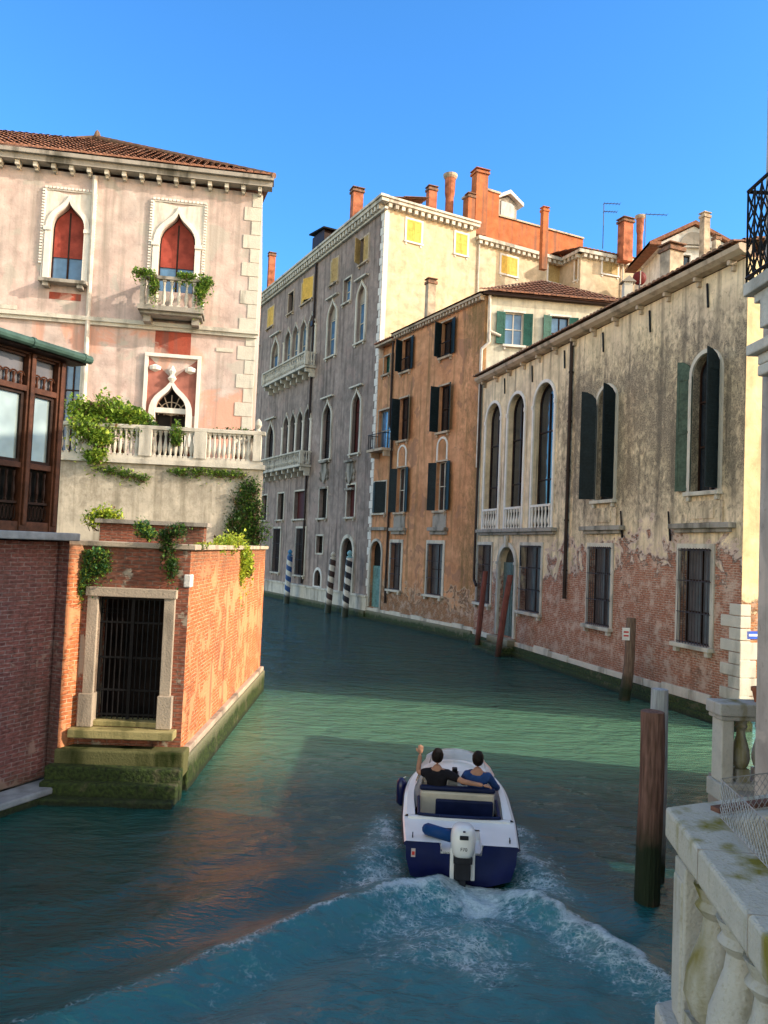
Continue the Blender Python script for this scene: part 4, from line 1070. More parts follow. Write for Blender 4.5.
# balcony under the right window
bz = R_(149, 199, 291, 319); a, b = w2[0]-.42, w2[1]+.42; z_b = 12.75
q = MB(); q.box(a-.06, b+.06, -.01, .95, z_b-.16, z_b); q.box(a, b, .0, .8, z_b-.26, z_b-.16)
for x_ in (a+.1, b-.35): q.box(x_, x_+.25, 0, .6, z_b-.5, z_b-.26)
for x_ in (a, b-.16): q.box(x_, x_+.16, .74, .9, z_b, z_b+.95)
q.box(a-.03, b+.03, .7, .94, z_b+.95, z_b+1.06)
for x_ in (a+.02, b-.12): q.box(x_, x_+.1, 0, .72, z_b+.95, z_b+1.05)
bl = q.build('balcony', M['stone_dark'], T, fr=fH)
for i in range(7): baluster(bl, a+.16+(b-a-.32)*(i+.5)/7, .82, z_b, .95, .075, M['stone'], None)
for x_ in (a+.06, b-.06):
    for j in range(2): baluster(bl, x_, .22+j*.28, z_b, .95, .07, M['stone'], None)
# string course and cornice
q = MB(); q.box(-.1, 17, -.01, .2, 12.22, 12.36); q.box(-.05, 17, -.01, .12, 12.1, 12.22); q.build('string_course', M['stone'], T, fr=fH)
q = MB(); q.box(-.35, 17, -.01, .42, ZH+.1, ZH+.3); q.box(-.4, 17, -.01, .55, ZH+.3, ZH+.44); q.build('cornice', M['stone_dark'], T, fr=fH)
for i in range(26): 
    q = MB(); u = .02+i*.6; q.box(u, u+.14, -.01, .34, ZH-.06, ZH+.1); q.box(u+.02, u+.12, -.01, .18, ZH-.14, ZH-.06); q.build('modillion', M['stone'], T, fr=fH)
q = MB()
for i in range(21):
    z_ = 6.6+i*.52; w_ = .62 if i % 2 else .34
    q.box(-.015, w_, -.4, .02+random.uniform(0, .008), z_, z_+.505)
q.build('quoin', M['stone'], T, fr=fH, bevel=.012)
for (x0, x1, y0, y1) in ((216, 233, 349, 352), (0, 17, 302, 309)):
    v = R_(x0, x1, y0, y1); q = MB(); q.box(v[0], v[1], -.01, .03, v[2], v[2]+.14); q.build('stone_band', M['stone'], T, fr=fH)
q = MB(); q.path([(fH.u(94.5, 200), .12, ZH-.1), (fH.u(90, 320), .12, 7.2)], .085, 8); q.build('downpipe', M['pipe_white'], T, fr=fH)
mask = MB(); u_ = fH.u(90, 320)
# gothic doorway onto the terrace
xa, xb = dr[0]-.32, dr[1]+.32; zz = fH.z(170, 358)
wn = window(T, fH, dr, 'stone_white', .22, .14, .3, 'dark', 'wood_dark', sill=False, trans=2, name='doorway')
q = MB(); q.box(xa-.12, xa, -.01, .12, 7.1, zz); q.box(xb, xb+.12, -.01, .12, 7.1, zz); q.box(xa-.12, xb+.12, -.01, .13, zz, zz+.12)
q.box(dr[0], dr[1], -.2, -.02, fH.z(170, 413), fH.z(170, 408))
mx = (xa+xb)/2
q.lathe((mx, .1, dr[3]+.1), [(.05, 0), (.16, .15), (.06, .28), (.13, .42), (.02, .62)], 8)
for s_ in (-1, 1): q.lathe((mx+s_*.62, -.02, zz-.55), [(.02, -.0), (.2, .08), (.22, .2), (.02, .3)], 10)
q.build('frame', M['stone_white'], wn)
q = MB(); q.box(xa, xb, -.01, .006, dr[3]-1.0, zz); 
q = MB(); oa = outline(dr[0]-.2, dr[1]+.2, 7, dr[3]+.25, 'ogee'); h = len(oa)//2
for p_, r_ in zip(oa[1:h], oa[2:h+1]): q.quad((xa, .012, zz), (p_[0], .012, p_[1]), (r_[0], .012, r_[1]))
for p_, r_ in zip(oa[h:-2], oa[h+1:-1]): q.quad((xb, .012, zz), (p_[0], .012, p_[1]), (r_[0], .012, r_[1]))
q.quad((xa, .012, zz), (xa, .012, oa[1][1]), (oa[1][0], .012, oa[1][1])); q.quad((xb, .012, zz), (xb, .012, oa[-2][1]), (oa[-2][0], .012, oa[-2][1]))
q.build('red_field', plain('dull red field', (.33, .13, .1), .9, .25, 3), wn)
q = MB(); zg = dr[3]-.75
for i in range(7):
    t = math.pi*(i+.5)/7; q.tube((mx, -.15, zg-.3), (mx+.62*math.cos(t), -.15, zg-.3+.75*math.sin(t)), .02, n=5)
for r in (.25, .45):
    pts = [(mx+r*math.cos(math.pi*i/10), -.15, zg-.3+r*1.1*math.sin(math.pi*i/10)) for i in range(11)]; q.path(pts, .018, 5)
q.build('fanlight_grille', M['stone_pink'], wn)
window(T, fH, lw, 'stone', .2, .1, .3, 'glass_blue', 'wood_dark', sill=False, trans=2)
# hipped roof
ay = -6.4; ax, az = fH.hit(97, 139, ay); print('apex', ax, az)
u_l, z_l = fH.hit(0, 144, ay); sr_ = (az-z_l)/(u_l-ax)
def run_h(u): return -ay*(min(1, max(0, (u+.4)/(ax+.4))) if u < ax else 1-(u-ax)*sr_/(az-ZH-.5))
slh = math.atan2(az-ZH-.5, -ay+.55)
tileroof('roof', T, fH, -.4, 17, .55, ZH+.44, -1, slh, 1, 'tile', fn=run_h, pitch=.25, course=.42)
mb = MB(); mb.quad((-.4, .5, ZH+.4), (17, .5, ZH+.4), (17, ay, az-sr_*(17-ax)), (ax, ay, az)); mb.quad((-.4, .5, ZH+.4), (ax, ay, az), (ax, ay-1, az), (1.5, -10, ZH+.4)); mb.quad((ax, ay-.1, az-.05), (17, ay-.1, az-sr_*(17-ax)-.05), (17, -10, ZH+.4), (1.5, -10, ZH+.4))
mb.build('roof_deck', M['tile_old'], T, fr=fH)
q = MB(); n = 22
for i in range(n):
    p0 = Vector((-.4, .55, ZH+.47)).lerp(Vector((ax, ay, az+.06)), i/n); p1 = Vector((-.4, .55, ZH+.47)).lerp(Vector((ax, ay, az+.06)), (i+1.1)/n); q.tube(p0, p1, .11, .095, 7)
q.path([(ax, ay, az+.06), (17, ay, az-sr_*(17-ax)+.06)], .1, 7); q.lathe((ax, ay, az), [(.14, 0), (.17, .1), (.1, .3), (.02, .4)], 8)
q.box(.75, 1.5, -1.0, -.5, ZH+.6, ZH+1.05)
q.build('ridge_tiles', M['tile_old'], T, fr=fH)

# ================================================================== terrace in front of the house
fT = Fr(-3.95, 24.6, 185)
M['T'] = stucco('stained terrace render', (.56, .50, .40), (.50, .45, .37), dark=(.16, .14, .1), streak=.55, peel=(1.5, 5.0, 0, 1, 0), under=(.5, .4, .3), algae=.0, grime=(2, 0, 4.5, 6.9, .5))
T = thing('terrace_wall', 'high stained plaster retaining wall under the balustraded terrace', 'wall', fT)
mb = MB(); wallmesh(mb, 0, 14, -.5, 6.95, [], .2, .4); mb.add([(.02,-.3,-.5),(14,-.3,-.5),(14,-3.7,-.5),(1.05,-3.7,-.5),(.02,-.3,6.94),(14,-.3,6.94),(14,-3.7,6.94),(1.05,-3.7,6.94)],[(0,1,2,3),(4,5,6,7),(0,1,5,4),(1,2,6,5),(2,3,7,6),(3,0,4,7)]); mb.build('wall', M['T'], T, fr=fT)
q = MB(); q.add([(-.08,.1,z) if i==0 else p for z in (6.95,7.1) for i,p in enumerate([(-.08,.1,z),(14,.1,z),(14,-3.6,z),(.95,-3.6,z),(-.08,-.2,z)])],[(0,1,2,3,4),(5,6,7,8,9)]+[(i,(i+1)%5,5+(i+1)%5,5+i) for i in range(5)]); q.build('coping', M['stone'], T, fr=fT)
ub = [fT.u(px, 452) for px in (257, 200, 145, 88)]
z0b, z1b = 7.1, 8.05
T = thing('terrace_balustrade', 'pale stone balustrade along the terrace edge above the plaster wall', 'balustrade', fT)
q = MB(); q.box(ub[0]-.25, 14, -.18, .06, z1b, z1b+.13); q.build('rail', M['stone'], T, fr=fT, bevel=.02)
q = MB(); q.box(ub[0]-.2, 14, -.15, .03, z0b, z0b+.1); q.build('plinth', M['stone'], T, fr=fT)
edges = ub+[ub[-1]+1.9, ub[-1]+3.8]
for i, u in enumerate(edges):
    w_ = .13 if i in (0,) else .2
    q = MB(); q.box(u-w_, u+w_, -.19, .07, z0b+.1, z1b)
    if i == 0: q.lathe((u, -.06, z1b+.13), [(.1, 0), (.06, .08), (.12, .2), (.1, .32), (.02, .42)], 10)
    q.build('pier', M['stone'], T, fr=fT, bevel=.015)
for (a, b), n in zip(zip(edges[:-1], edges[1:]), (9, 8, 8, 8, 8)):
    for i in range(n):
        baluster(T, a+.2+(b-a-.4)*(i+.5)/n, -.06, z0b+.1, z1b-z0b-.1, .075, M['stone'], fT)
# side balustrade running back to the house
T = thing('terrace_balustrade', 'short stone balustrade returning from the terrace corner to the pink house', 'balustrade', fT)
q = MB(); q.add([(x_, y_, z_) for z_ in (z1b, z1b+.13) for x_, y_ in ((.1,-.3),(.32,-.3),(1.3,-3.4),(1.08,-3.4))],[(0,1,2,3),(4,5,6,7),(0,1,5,4),(1,2,6,5),(2,3,7,6),(3,0,4,7)]); q.build('rail', M['stone'], T, fr=fT)
for i in range(11): baluster(T, .27+i*.08, -.5-i*.25, 7.1, z1b-7.1, .075, M['stone'], fT)

# ================================================================== the brick water gate
fB = Fr(-3.57, 14.4, 181.5)       # front; x to the left
fBs = Fr(-3.55, 24.45, 269.2-0)     # side wall faces right; local x runs towards the camera
bL = math.hypot(.13, 10.05); fBs = Fr(-3.70, 24.45, math.degrees(math.atan2(14.4-24.45, -3.57+3.70)))
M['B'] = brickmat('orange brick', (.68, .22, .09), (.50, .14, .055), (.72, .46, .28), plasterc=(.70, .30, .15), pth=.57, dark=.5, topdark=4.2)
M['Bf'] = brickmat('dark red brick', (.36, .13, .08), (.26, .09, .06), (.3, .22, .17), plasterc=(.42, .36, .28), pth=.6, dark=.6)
T = thing('water_gate', 'walled brick water gate with a stone framed iron gate and green algae covered foot', 'gate wall', fB)
BW = 2.2; ztp = 4.42
op = fB.rect(96, 162, 597, 719); op[2] = 1.12
ou = fB.rect(82, 171, 589, 737)
print('gate', op, ou)
mb = MB(); wallmesh(mb, 0, BW, .3, ztp, [op], .35, .4, solid=False); mb.quad((0, -.4, .3), (op[0], -.4, .3), (op[0], -.4, ztp), (0, -.4, ztp)); mb.quad((op[1], -.4, .3), (BW, -.4, .3), (BW, -.4, ztp), (op[1], -.4, ztp)); mb.quad((op[0], -.4, op[3]), (op[1], -.4, op[3]), (op[1], -.4, ztp), (op[0], -.4, ztp))
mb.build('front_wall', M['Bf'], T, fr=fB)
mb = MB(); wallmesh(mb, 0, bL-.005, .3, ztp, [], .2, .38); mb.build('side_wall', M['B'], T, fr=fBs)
mb = MB(); L_ = -4.5
mb.box(.38, BW, -10.0, -9.7, .3, ztp); mb.build('back_wall', M['Bf'], T, fr=fB)
mb = MB(); mb.box(.4, BW+2, -9.6, -.9, -.2, .75); mb.build('court_floor', M['stone_dark'], T, fr=fB)
q = MB(); q.box(-.1, BW+.05, -.45, .08, ztp, ztp+.1); q.build('coping', M['stone_pink'], T, fr=fB, bevel=.015)
q = MB(); q.box(-.0, bL-.46, -.45, .09, ztp, ztp+.1); q.build('coping', M['stone_pink'], T, fr=fBs, bevel=.015)
# jambs
a, b = op[0], op[1]
q = MB(); jw = .2
q.box(a-jw, a, -.3, .07, op[2], op[3]); q.box(b, b+jw, -.3, .07, op[2], op[3]); q.box(a-jw-.03, b+jw+.03, -.3, .1, op[3], op[3]+.17)
q.box(a-jw-.05, a+.02, -.25, .12, op[2], op[2]+.6); q.box(b-.02, b+jw+.05, -.25, .12, op[2], op[2]+.6)
q2 = MB(); q2.box(.05, BW-.1, -1.7, -1.6, .5, 4.3); q2.box(.05, BW-.1, -1.6, -.45, 3.6, 3.7); q2.build('shade_backing', plain('dark shade panel', (.02, .014, .012), .8, .5, 3), T, fr=fB)  # dark panels added behind the gate to stand for the court's shade
fr_ = q.build('door_frame', M['stone_pink'], T, fr=fB, bevel=.012)
q = MB(); q.box(a-jw-.14, b+jw+.14, -.38, .3, .96, 1.11); q.box(a-.02, b+.02, -.34, .02, 1.12, 1.22); q.build('threshold', stone('yellowed sill stone', (.42, .35, .16), (.1, .1, .04), .8), T, fr=fB, bevel=.015)
q = MB(); n = 13
for i in range(n): x_ = a+.02+(b-a-.04)*i/(n-1); q.tube((x_, -.12, 1.24), (x_, -.12, op[3]-.02), .013, n=6)
for z_ in (1.3, 1.75, 2.35, op[3]-.5, op[3]-.06): q.box(a+.01, b-.01, -.135, -.105, z_, z_+.035)
q.box((a+b)/2-.03, (a+b)/2+.03, -.15, -.09, 1.24, op[3]-.02)
for i in range(n-1):
    x_ = a+.02+(b-a-.04)*(i+.5)/(n-1)
    pts = [(x_+.045*math.cos(t*math.pi/4), -.12, op[3]-.28+.045*math.sin(t*math.pi/4)) for t in range(9)]; q.path(pts, .007, 4)
q.build('iron_gate', M['iron'], T, fr=fB)
q = MB(); q.box(-.03, .1, -.22, .03, op[3]+.22, op[3]+.46); q.build('corner_stone', M['stone_white'], T, fr=fB, bevel=.02)
# footing: pale ledge, algae
mb = MB(); mb.box(-.02, bL+.0, -.3, .16, -1.5, .62); mb.build('footing', algaemat('bright algae footing', (.40, .37, .24), .42, .75), T, fr=fBs, bevel=.03)
q = MB(); q.box(-.02, bL-.03, -.2, .12, .62, .74); q.build('ledge', M['stone_pink'], T, fr=fBs, bevel=.02)
mst = algaemat('algae on steps', (.34, .33, .16), .3, .6)
q = MB(); q.box(-.15, BW-.05, -.1, .4, .34, .78); q.build('landing', stone('mossy landing stone', (.14, .135, .06), (.02, .03, .008), 1.0), T, fr=fB, bevel=.03)
M['wetstep'] = algaemat('wet dark steps', (.07, .075, .03), .6, .9)
for i in range(3):
    q = MB(); q.box(-.16+.02*i, BW+.02, .4+.2*i, .62+.2*i, -1.2, .54-.22*i); q.build('step', M['wetstep'], T, fr=fB, bevel=.03)
# inner low brick wall behind the gate court
T = thing('garden_or_blocker_wall', 'low dark brick wall with capping slabs behind the gate coping', 'wall', fB)
q = MB(); q.box(.8, 3.4, -5.3, -5.0, .75, 4.95); q.build('wall', M['Bf'], T, fr=fB); q = MB(); q.box(.7, 3.5, -5.4, -4.9, 4.95, 5.05); q.build('coping', M['stone_dark'], T, fr=fB)

# ================================================================== left brick wall and wooden loggia
fL = Fr(-5.50, 14.38, 245)        # x runs towards the camera (left as one looks at it)
uC = fL.u(60, 700)
T = thing('brick_canal_wall', 'shaded red brick canal wall carrying the wooden loggia', 'wall', fL)
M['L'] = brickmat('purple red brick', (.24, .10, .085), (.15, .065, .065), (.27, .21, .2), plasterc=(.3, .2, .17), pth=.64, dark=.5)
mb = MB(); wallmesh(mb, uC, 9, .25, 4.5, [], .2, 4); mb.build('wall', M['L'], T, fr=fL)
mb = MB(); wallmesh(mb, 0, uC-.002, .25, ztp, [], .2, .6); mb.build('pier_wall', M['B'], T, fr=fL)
q = MB(); q.box(uC-.1, 9, -.4, .16, 4.5, 4.64); q.build('coping', M['lead'], T, fr=fL, bevel=.02)
q = MB(); q.box(uC-.15, 9, -.2, .3, -1.5, .12); q.build('footing', M['algae'], T, fr=fL, bevel=.03)
q = MB(); q.box(uC-.2, 9, -.2, .34, .12, .24); q.build('ledge', M['lead'], T, fr=fL, bevel=.03)
T = thing('wooden_loggia', 'dark brown wooden loggia with tall panes, carved frieze and green copper eave', 'loggia', fL)
zr = 7.75; za = 4.64
uR = uC+.02; 
posts = [fL.u(px, 440) for px in (56, 26, -14, -60)]
print('loggia', uC, posts, fL.z(55, 350), fL.z(20, 470))
def pu(i): return posts[i] if i < len(posts) else posts[-1]+(i-len(posts)+1)*1.5
z1 = 5.75; z2 = 7.0
q = MB(); q.box(uR, 9, -3, -.25, za, zr); 
T_ = T
q = MB()
for i in range(7):
    u = pu(i); q.box(u-.07, u+.09, -.12, .06, za, zr); q.box(u-.03, u+.05, .06, .1, za+.1, zr-.1)
q.build('post', M['wood_brown'], T, fr=fL, bevel=.01)
q = MB(); q.box(posts[0]-.05, 9, -.1, .04, za, za+.16); q.box(posts[0]-.05, 9, -.1, .03, z1-.05, z1+.05); q.box(posts[0]-.05, 9, -.1, .05, z2, z2+.1); q.box(posts[0]-.05, 9, -.1, .06, zr-.12, zr)
q.build('rails', M['wood_brown'], T, fr=fL, bevel=.008)
for i in range(6):
    a, b = pu(i)+.1, pu(i+1)-.08
    q = MB(); q.quad((a, -.05, z1+.05), (b, -.05, z1+.05), (b, -.05, z2), (a, -.05, z2)); pn = q.build('pane', glassmat('curtained pane', (.22, .27, .26), .15, .7), T, fr=fL)
    q = MB(); ring(q, a+.05, b-.05, z1+.1, z2-.05, None, .05, -.045, -.0); q.box(a, b, -.045, 0, z1+.05, z1+.1); q.build('sash', M['wood_dark'], pn)
    q = MB(); q.quad((a, -.06, z2+.1), (b, -.06, z2+.1), (b, -.06, zr-.12), (a, -.06, zr-.12)); pf = q.build('frieze_backing', M['glass_dim'], T, fr=fL)
    q = MB(); n = max(3, int((b-a)/.13))
    for j in range(n):
        x_ = a+(b-a)*(j+.5)/n; wd = (b-a)/n*.5
        q.lathe((x_, -.01, z2+.1), [(.022, 0), (.03, .05), (.018, .1), (.03, .2)], 6)
        pts = [(x_+wd*math.cos(math.pi*t/6), -.01, z2+.27+wd*.8*math.sin(math.pi*t/6)) for t in range(7)]; q.path(pts, .014, 4)
    q.box(a, b, -.03, .0, zr-.16, zr-.12); q.build('carved_frieze', M['wood_brown'], pf)
    q = MB(); q.quad((a, -.09, za+.16), (b, -.09, za+.16), (b, -.09, z1-.05), (a, -.09, z1-.05)); pb = q.build('lower_panel', M['dark'], T, fr=fL)
    q = MB()
    for j in range(n):
        x_ = a+(b-a)*(j+.5)/n; q.lathe((x_, -.03, za+.5), baluster_prof(z1-.1-za-.5, .034), 7)
    q.box(a, b, -.06, .0, za+.46, za+.5)
    for j in range(2*n):
        x_ = a+(b-a)*(j+.5)/(2*n); pts = [(x_+.03*math.cos(math.pi*t/4), -.03, za+.31+.12*math.sin(math.pi*t/4)) for t in range(9)]; q.path(pts, .009, 4)
    q.build('balusters', M['wood_dark'], pb)
q = MB(); q.box(uR+.02, 9, -3, -.3, za, zr-.1); q.build('room', M['wood_dark'], T, fr=fL)
q = MB(); q.box(posts[0]-.07, posts[0]+.0, -3, -.12, za, zr); q.build('end_panel', M['wood_brown'], T, fr=fL)
q = MB(); q.add([(uC+.1, .3, zr+.02), (9, .3, zr+.02), (9, -3, zr+.9), (uC+.1, -3, zr+.9), (uC+.1, .3, zr-.02), (9, .3, zr-.02), (9, -3, zr-.0), (uC+.1, -3, zr-.0)], [(0, 1, 2, 3), (4, 5, 6, 7), (0, 3, 7, 4), (1, 2, 6, 5), (2, 3, 7, 6), (0, 1, 5, 4)])
for i in range(12): q.tube((uC+.1+i*.8, .3, zr+.04), (uC+.1+i*.8, -3, zr+.93), .025, n=6)
rf = q.build('copper_roof', M['copper'], T, fr=fL)
q = MB(); q.tube((uC+.08, .33, zr+.02), (9, .33, zr+.02), .075, n=10)
for i in range(8): q.tube((uC+.2+i*1.1, .33, zr+.02), (uC+.26+i*1.1, .33, zr+.02), .09, n=10)
q.build('gutter', M['copper'], T, fr=fL, smooth=False)
q = MB(); q.box(uC+.12, 9, -.1, .27, zr-.08, zr-.03); q.build('soffit', M['wood_dark'], T, fr=fL)

# ================================================================== right bank, near the bridge
fN = Fr(4.12, 8.35, 80+180+0)
fN = Fr(4.08, 8.35, 92)      # faces left, local x runs away from the camera
M['N'] = stucco('grey peeling render', (.50, .43, .37), (.42, .37, .33), dark=(.16, .14, .12), streak=.55, peel=(-2.5, 2.6, 0, 1, 0), under=(.5, .4, .33), patches=(.6, .5, .42), algae=-1)
T = thing('corner_building', 'grey pink plastered building with an iron balcony at the right edge of the view', 'building', fN)
wn_ = [-3.2, -2.1, 4.5, 6.6]
mb = MB(); wallmesh(mb, -14, 0, -.5, 13.5, [wn_], .3, 7); mb.build('wall', M['N'], T, fr=fN)
window(T, fN, wn_, 'stone', .15, .05, .3, 'glass', 'wood_dark', shut=('shutter_navy', 168, 168))
q = MB(); q.box(-14, .2, -7, .35, 13.5, 13.75); q.build('cornice', M['stone'], T, fr=fN)
# stone cornice hood and balcony
q = MB(); zc_ = 6.95
q.box(-2.6, -.15, 0, .14, zc_-.22, zc_-.1); q.box(-2.7, -.05, 0, .22, zc_-.1, zc_+.02); q.box(-2.6, -.15, -.0, .14, zc_-.34, zc_-.22); q.build('window_hood', M['stone'], T, fr=fN, bevel=.02)
zb_ = 7.45
q = MB(); q.box(-3.2, -.2, 0, .34, zb_, zb_+.14); q.box(-3.1, -.3, 0, .27, zb_-.1, zb_)
for x_ in (-.6, -1.7, -2.8): q.box(x_-.12, x_+.12, 0, .3, zb_-.42, zb_-.1)
bl = q.build('balcony', M['stone'], T, fr=fN, bevel=.015)
q = MB(); y_ = .31
for x0, x1, ya, yb in ((-3.18, -.22, y_, y_), (-.22, -.22, .02, y_), (-3.18, -3.18, .02, y_)):
    for z_ in (zb_+.2, zb_+1.15): q.tube((x0, ya, z_), (x1, yb, z_), .02, n=6)
    L = math.hypot(x1-x0, yb-ya); n = max(2, int(L/.14))
    for i in range(n+1):
        t = i/n; x_, yy_ = x0+(x1-x0)*t, ya+(yb-ya)*t; q.tube((x_, yy_, zb_+.14), (x_, yy_, zb_+1.15), .011, n=5)
        if i < n:
            t2 = (i+1)/n; x2, y2 = x0+(x1-x0)*t2, ya+(yb-ya)*t2
            for zz_ in (zb_+.2, zb_+.5, zb_+.8):
                q.tube((x_, yy_, zz_), (x2, y2, zz_+.32), .009, n=4); q.tube((x_, yy_, zz_+.32), (x2, y2, zz_), .009, n=4)
q.build('railing', M['iron'], bl)
# unseen wing and wall, added to block the sun off the near canal
T = thing('sun_blocking_wing', 'unseen plastered wing added behind the corner building to block the sun', 'building', loc=(6.2, 8.4, 0))
q = MB(); q.box(0, 1.15, 0, 2.8, 1.8, 12); q.build('wall', M['N'], T); q = MB(); q.box(-.0, 1.2, -.0, 2.8, 12, 12.2); q.build('roof', M['tile_old'], T)
T = thing('garden_or_blocker_wall', 'tall rendered wall added out of view on the right bank to block the sun', 'wall', loc=(8.25, 11, 0))
q = MB(); q.box(0, .4, -.1, 5.7, -.5, 4.6); q.build('wall', M['N'], T); q = MB(); q.box(-.05, .45, -.1, 5.75, 4.6, 4.7); q.build('coping', M['stone'], T)
T = thing('quay_terrace', 'low stone terrace between the corner building and the added sun-blocking wall', 'terrace', loc=(4.5, 8.4, 0))
q = MB(); q.box(.05, 8, 0, 2.2, -1.5, 1.75); q.build('block', M['stone_dark'], T)
def fat_baluster(T, x, y, z, h, r, fr=None):
    q = MB(); q.box(x-r*.75, x+r*.75, y-r*.75, y+r*.75, z, z+h*.2)
    q.lathe((x, y, z+h*.2), [(r*.5, 0), (r*.78, h*.05), (r, h*.16), (r*.92, h*.3), (r*.5, h*.52), (r*.42, h*.62), (r*.7, h*.68), (r*.55, h*.72), (r*.75, h*.8)], 20)
    o = q.build('baluster', M['mossy'], T, fr=fr, smooth=True); o.data.set_sharp_from_angle(angle=rad(40)); return o
M['mossy'] = stone('weathered mossy stone', (.5, .48, .43), (.2, .17, .05), amt=.95, scale=5)
fK = Fr(4.42, 9.9, 183)
T = thing('far_balustrade', 'short stone balustrade with fat bulbous balusters against the corner building', 'balustrade', fK)
q = MB(); q.box(-1.8, .08, -.32, .08, 2.66, 2.82); q.box(-1.75, .05, -.3, .05, 2.6, 2.66); q.build('rail', M['mossy'], T, fr=fK, bevel=.02)
q = MB(); q.box(-1.8, .06, -.3, .08, 1.6, 1.82); q.build('plinth', M['mossy'], T, fr=fK, bevel=.02)
q = MB(); q.box(-.14, .02, -.25, .02, 1.82, 2.6); q.build('pier', M['stone'], T, fr=fK, bevel=.015)
for i in range(6): fat_baluster(T, -.3-i*.27, -.12, 1.82, .78, .115, fK)
T = thing('flower_pot', 'small terracotta flower pot standing on the short far balustrade', 'pot', loc=fK.world(-.55, -.12, 2.82))
q = MB(); q.lathe((0, 0, 0), [(.07, 0), (.1, .14), (.115, .14), (.115, .19), (.09, .19)], 14); q.build('pot', M['brick_chimney'], T); q = MB(); q.lathe((0, 0, .16), [(.085, 0), (.06, .02)], 10); q.build('soil', M['dark'], T)

# near parapet with cap, two legs
A = Vector((1.70, 4.44)); zr_ = 3.2
d1 = Vector((1.54, 3.03))-A; d1.normalize(); d2 = (Vector((2.41, 4.76))-A).normalized()
T = thing('near_balustrade', 'big weathered stone balustrade with mossy cap and bird mesh in the bottom right corner', 'balustrade', loc=(A.x, A.y, 0))
def leg_frame(d): return d
q = MB(); wid = .25; L1 = 4.2; L2 = 3.2
n1 = Vector((-d1.y, d1.x)); n1 = n1 if n1.x > 0 else -n1
n2 = Vector((-d2.y, d2.x)); n2 = n2 if n2.y < 0 else -n2
inner = None
# inner corner from the two offset lines
def isect(p, d, q_, e):
    det = d.x*(-e.y)+e.x*d.y; r = q_-p; t = (r.x*(-e.y)+e.x*r.y)/det; return p+d*t
Z2 = Vector((0, 0))
ic = isect(n1*wid, d1, n2*wid, d2)
def capmesh(z0, z1, off, offi):
    o0 = isect(-n1*off, d1, -n2*off, d2); i0 = isect(n1*(wid+offi), d1, n2*(wid+offi), d2)
    P = [o0, o0+d1*L1, i0+d1*L1, i0, i0+d2*L2, o0+d2*L2]
    b_ = [(p.x, p.y, z0) for p in P]+[(p.x, p.y, z1) for p in P]
    return b_, [(0, 1, 2, 3), (0, 3, 4, 5), (6, 7, 8, 9), (6, 9, 10, 11)]+[(i, (i+1) % 6, 6+(i+1) % 6, 6+i) for i in range(6)]
zt_ = zr_
q.add(*capmesh(zt_-.17, zt_, .03, .03)); q.build('cap', M['moss_cap'], T, bevel=.018)
q = MB()
for dd_, nn_, ts in ((d1, n1, (.62, 1.3, 2.1, 2.9)), (d2, n2, (.7, 1.5, 2.3))):
    for t in ts:
        c_ = nn_*(wid/2)+dd_*t; TT = Matrix.Translation((c_.x, c_.y, 0)) @ Matrix.Rotation(math.atan2(dd_.y, dd_.x), 4, 'Z')
        q.box(-.003, .003, -wid/2-.033, wid/2+.033, zt_-.165, zt_+.0015, TT)
q.build('joint', M['stone_dark'], T)
q = MB(); q.add(*capmesh(zt_-.25, zt_-.17, -.03, -.03)); q.build('cap_moulding', M['mossy'], T, bevel=.01)
q = MB(); q.add(*capmesh(zt_-1.25, zt_-1.1, .06, .04)); q.build('plinth', M['mossy'], T, bevel=.02)
q = MB(); q.add(*capmesh(-1.5, zt_-1.25, .0, .0)); q.build('base_wall', M['Bf'], T)
for t, w_ in ((.12, .13), (1.55, .2), (3.0, .2)):
    q = MB(); c_ = n1*(wid/2)+d1*t; ang = math.atan2(d1.y, d1.x); TT = Matrix.Translation((c_.x, c_.y, 0)) @ Matrix.Rotation(ang, 4, 'Z')
    q.box(-w_*.8, w_*.8, -wid*.42, wid*.42, zt_-1.1, zt_-.25, TT); q.box(-w_*.6, w_*.6, -wid*.47, wid*.47, zt_-1.02, zt_-.33, TT); q.build('pier', M['mossy'], T, bevel=.012)
for t in (.42, .78, 1.14, 1.85, 2.2, 2.56):
    c_ = n1*(wid/2)+d1*t; fat_baluster(T, c_.x, c_.y, zt_-1.1, .85, .15)
for t in (.55, .95, 1.35, 1.75, 2.15):
    c_ = n2*(wid/2)+d2*t; fat_baluster(T, c_.x, c_.y, zt_-1.1, .85, .15)
# wire mesh fixed along the inner edge of the cap
q = MB(); 
for d_, n_, L in ((d1, n1, 2.6), (d2, n2, 1.6)):
    n = int(L/.045)
    for i in range(n):
        for s_ in (0, 1):
            a_ = ic-n_*.03+d_*(.0+(i+s_)*.045); b_ = ic-n_*.03+d_*((i+1-s_)*.045)
            for k in range(4): q.tube((a_.x, a_.y, zt_+.015+k*.05), (b_.x, b_.y, zt_+.065+k*.05), .0022, n=3)
    for k in (0, 4): a_ = ic-n_*.03; b_ = a_+d_*L; q.tube((a_.x, a_.y, zt_+.015+k*.05), (b_.x, b_.y, zt_+.015+k*.05), .0035, n=4)
q.build('wire_mesh', plain('galvanised wire', (.35, .35, .34), .4, .2, 20, metal=.6, bump=0), T)
q = MB(); a_ = ic-n2*.12+d2*.05; b_ = a_+d2*2.2; 
q.box(0, 2.2, -.03, .03, zt_, zt_+.025, Matrix.Translation((a_.x, a_.y, 0)) @ Matrix.Rotation(math.atan2(d2.y, d2.x), 4, 'Z')); q.build('rusty_strip', plain('rusty strip', (.16, .08, .06), .9, .3, 10), T)
P_ = ic
T2 = thing('canal_landing', 'stone landing at the foot of the near balustrade', 'landing', loc=(A.x, A.y, 0))
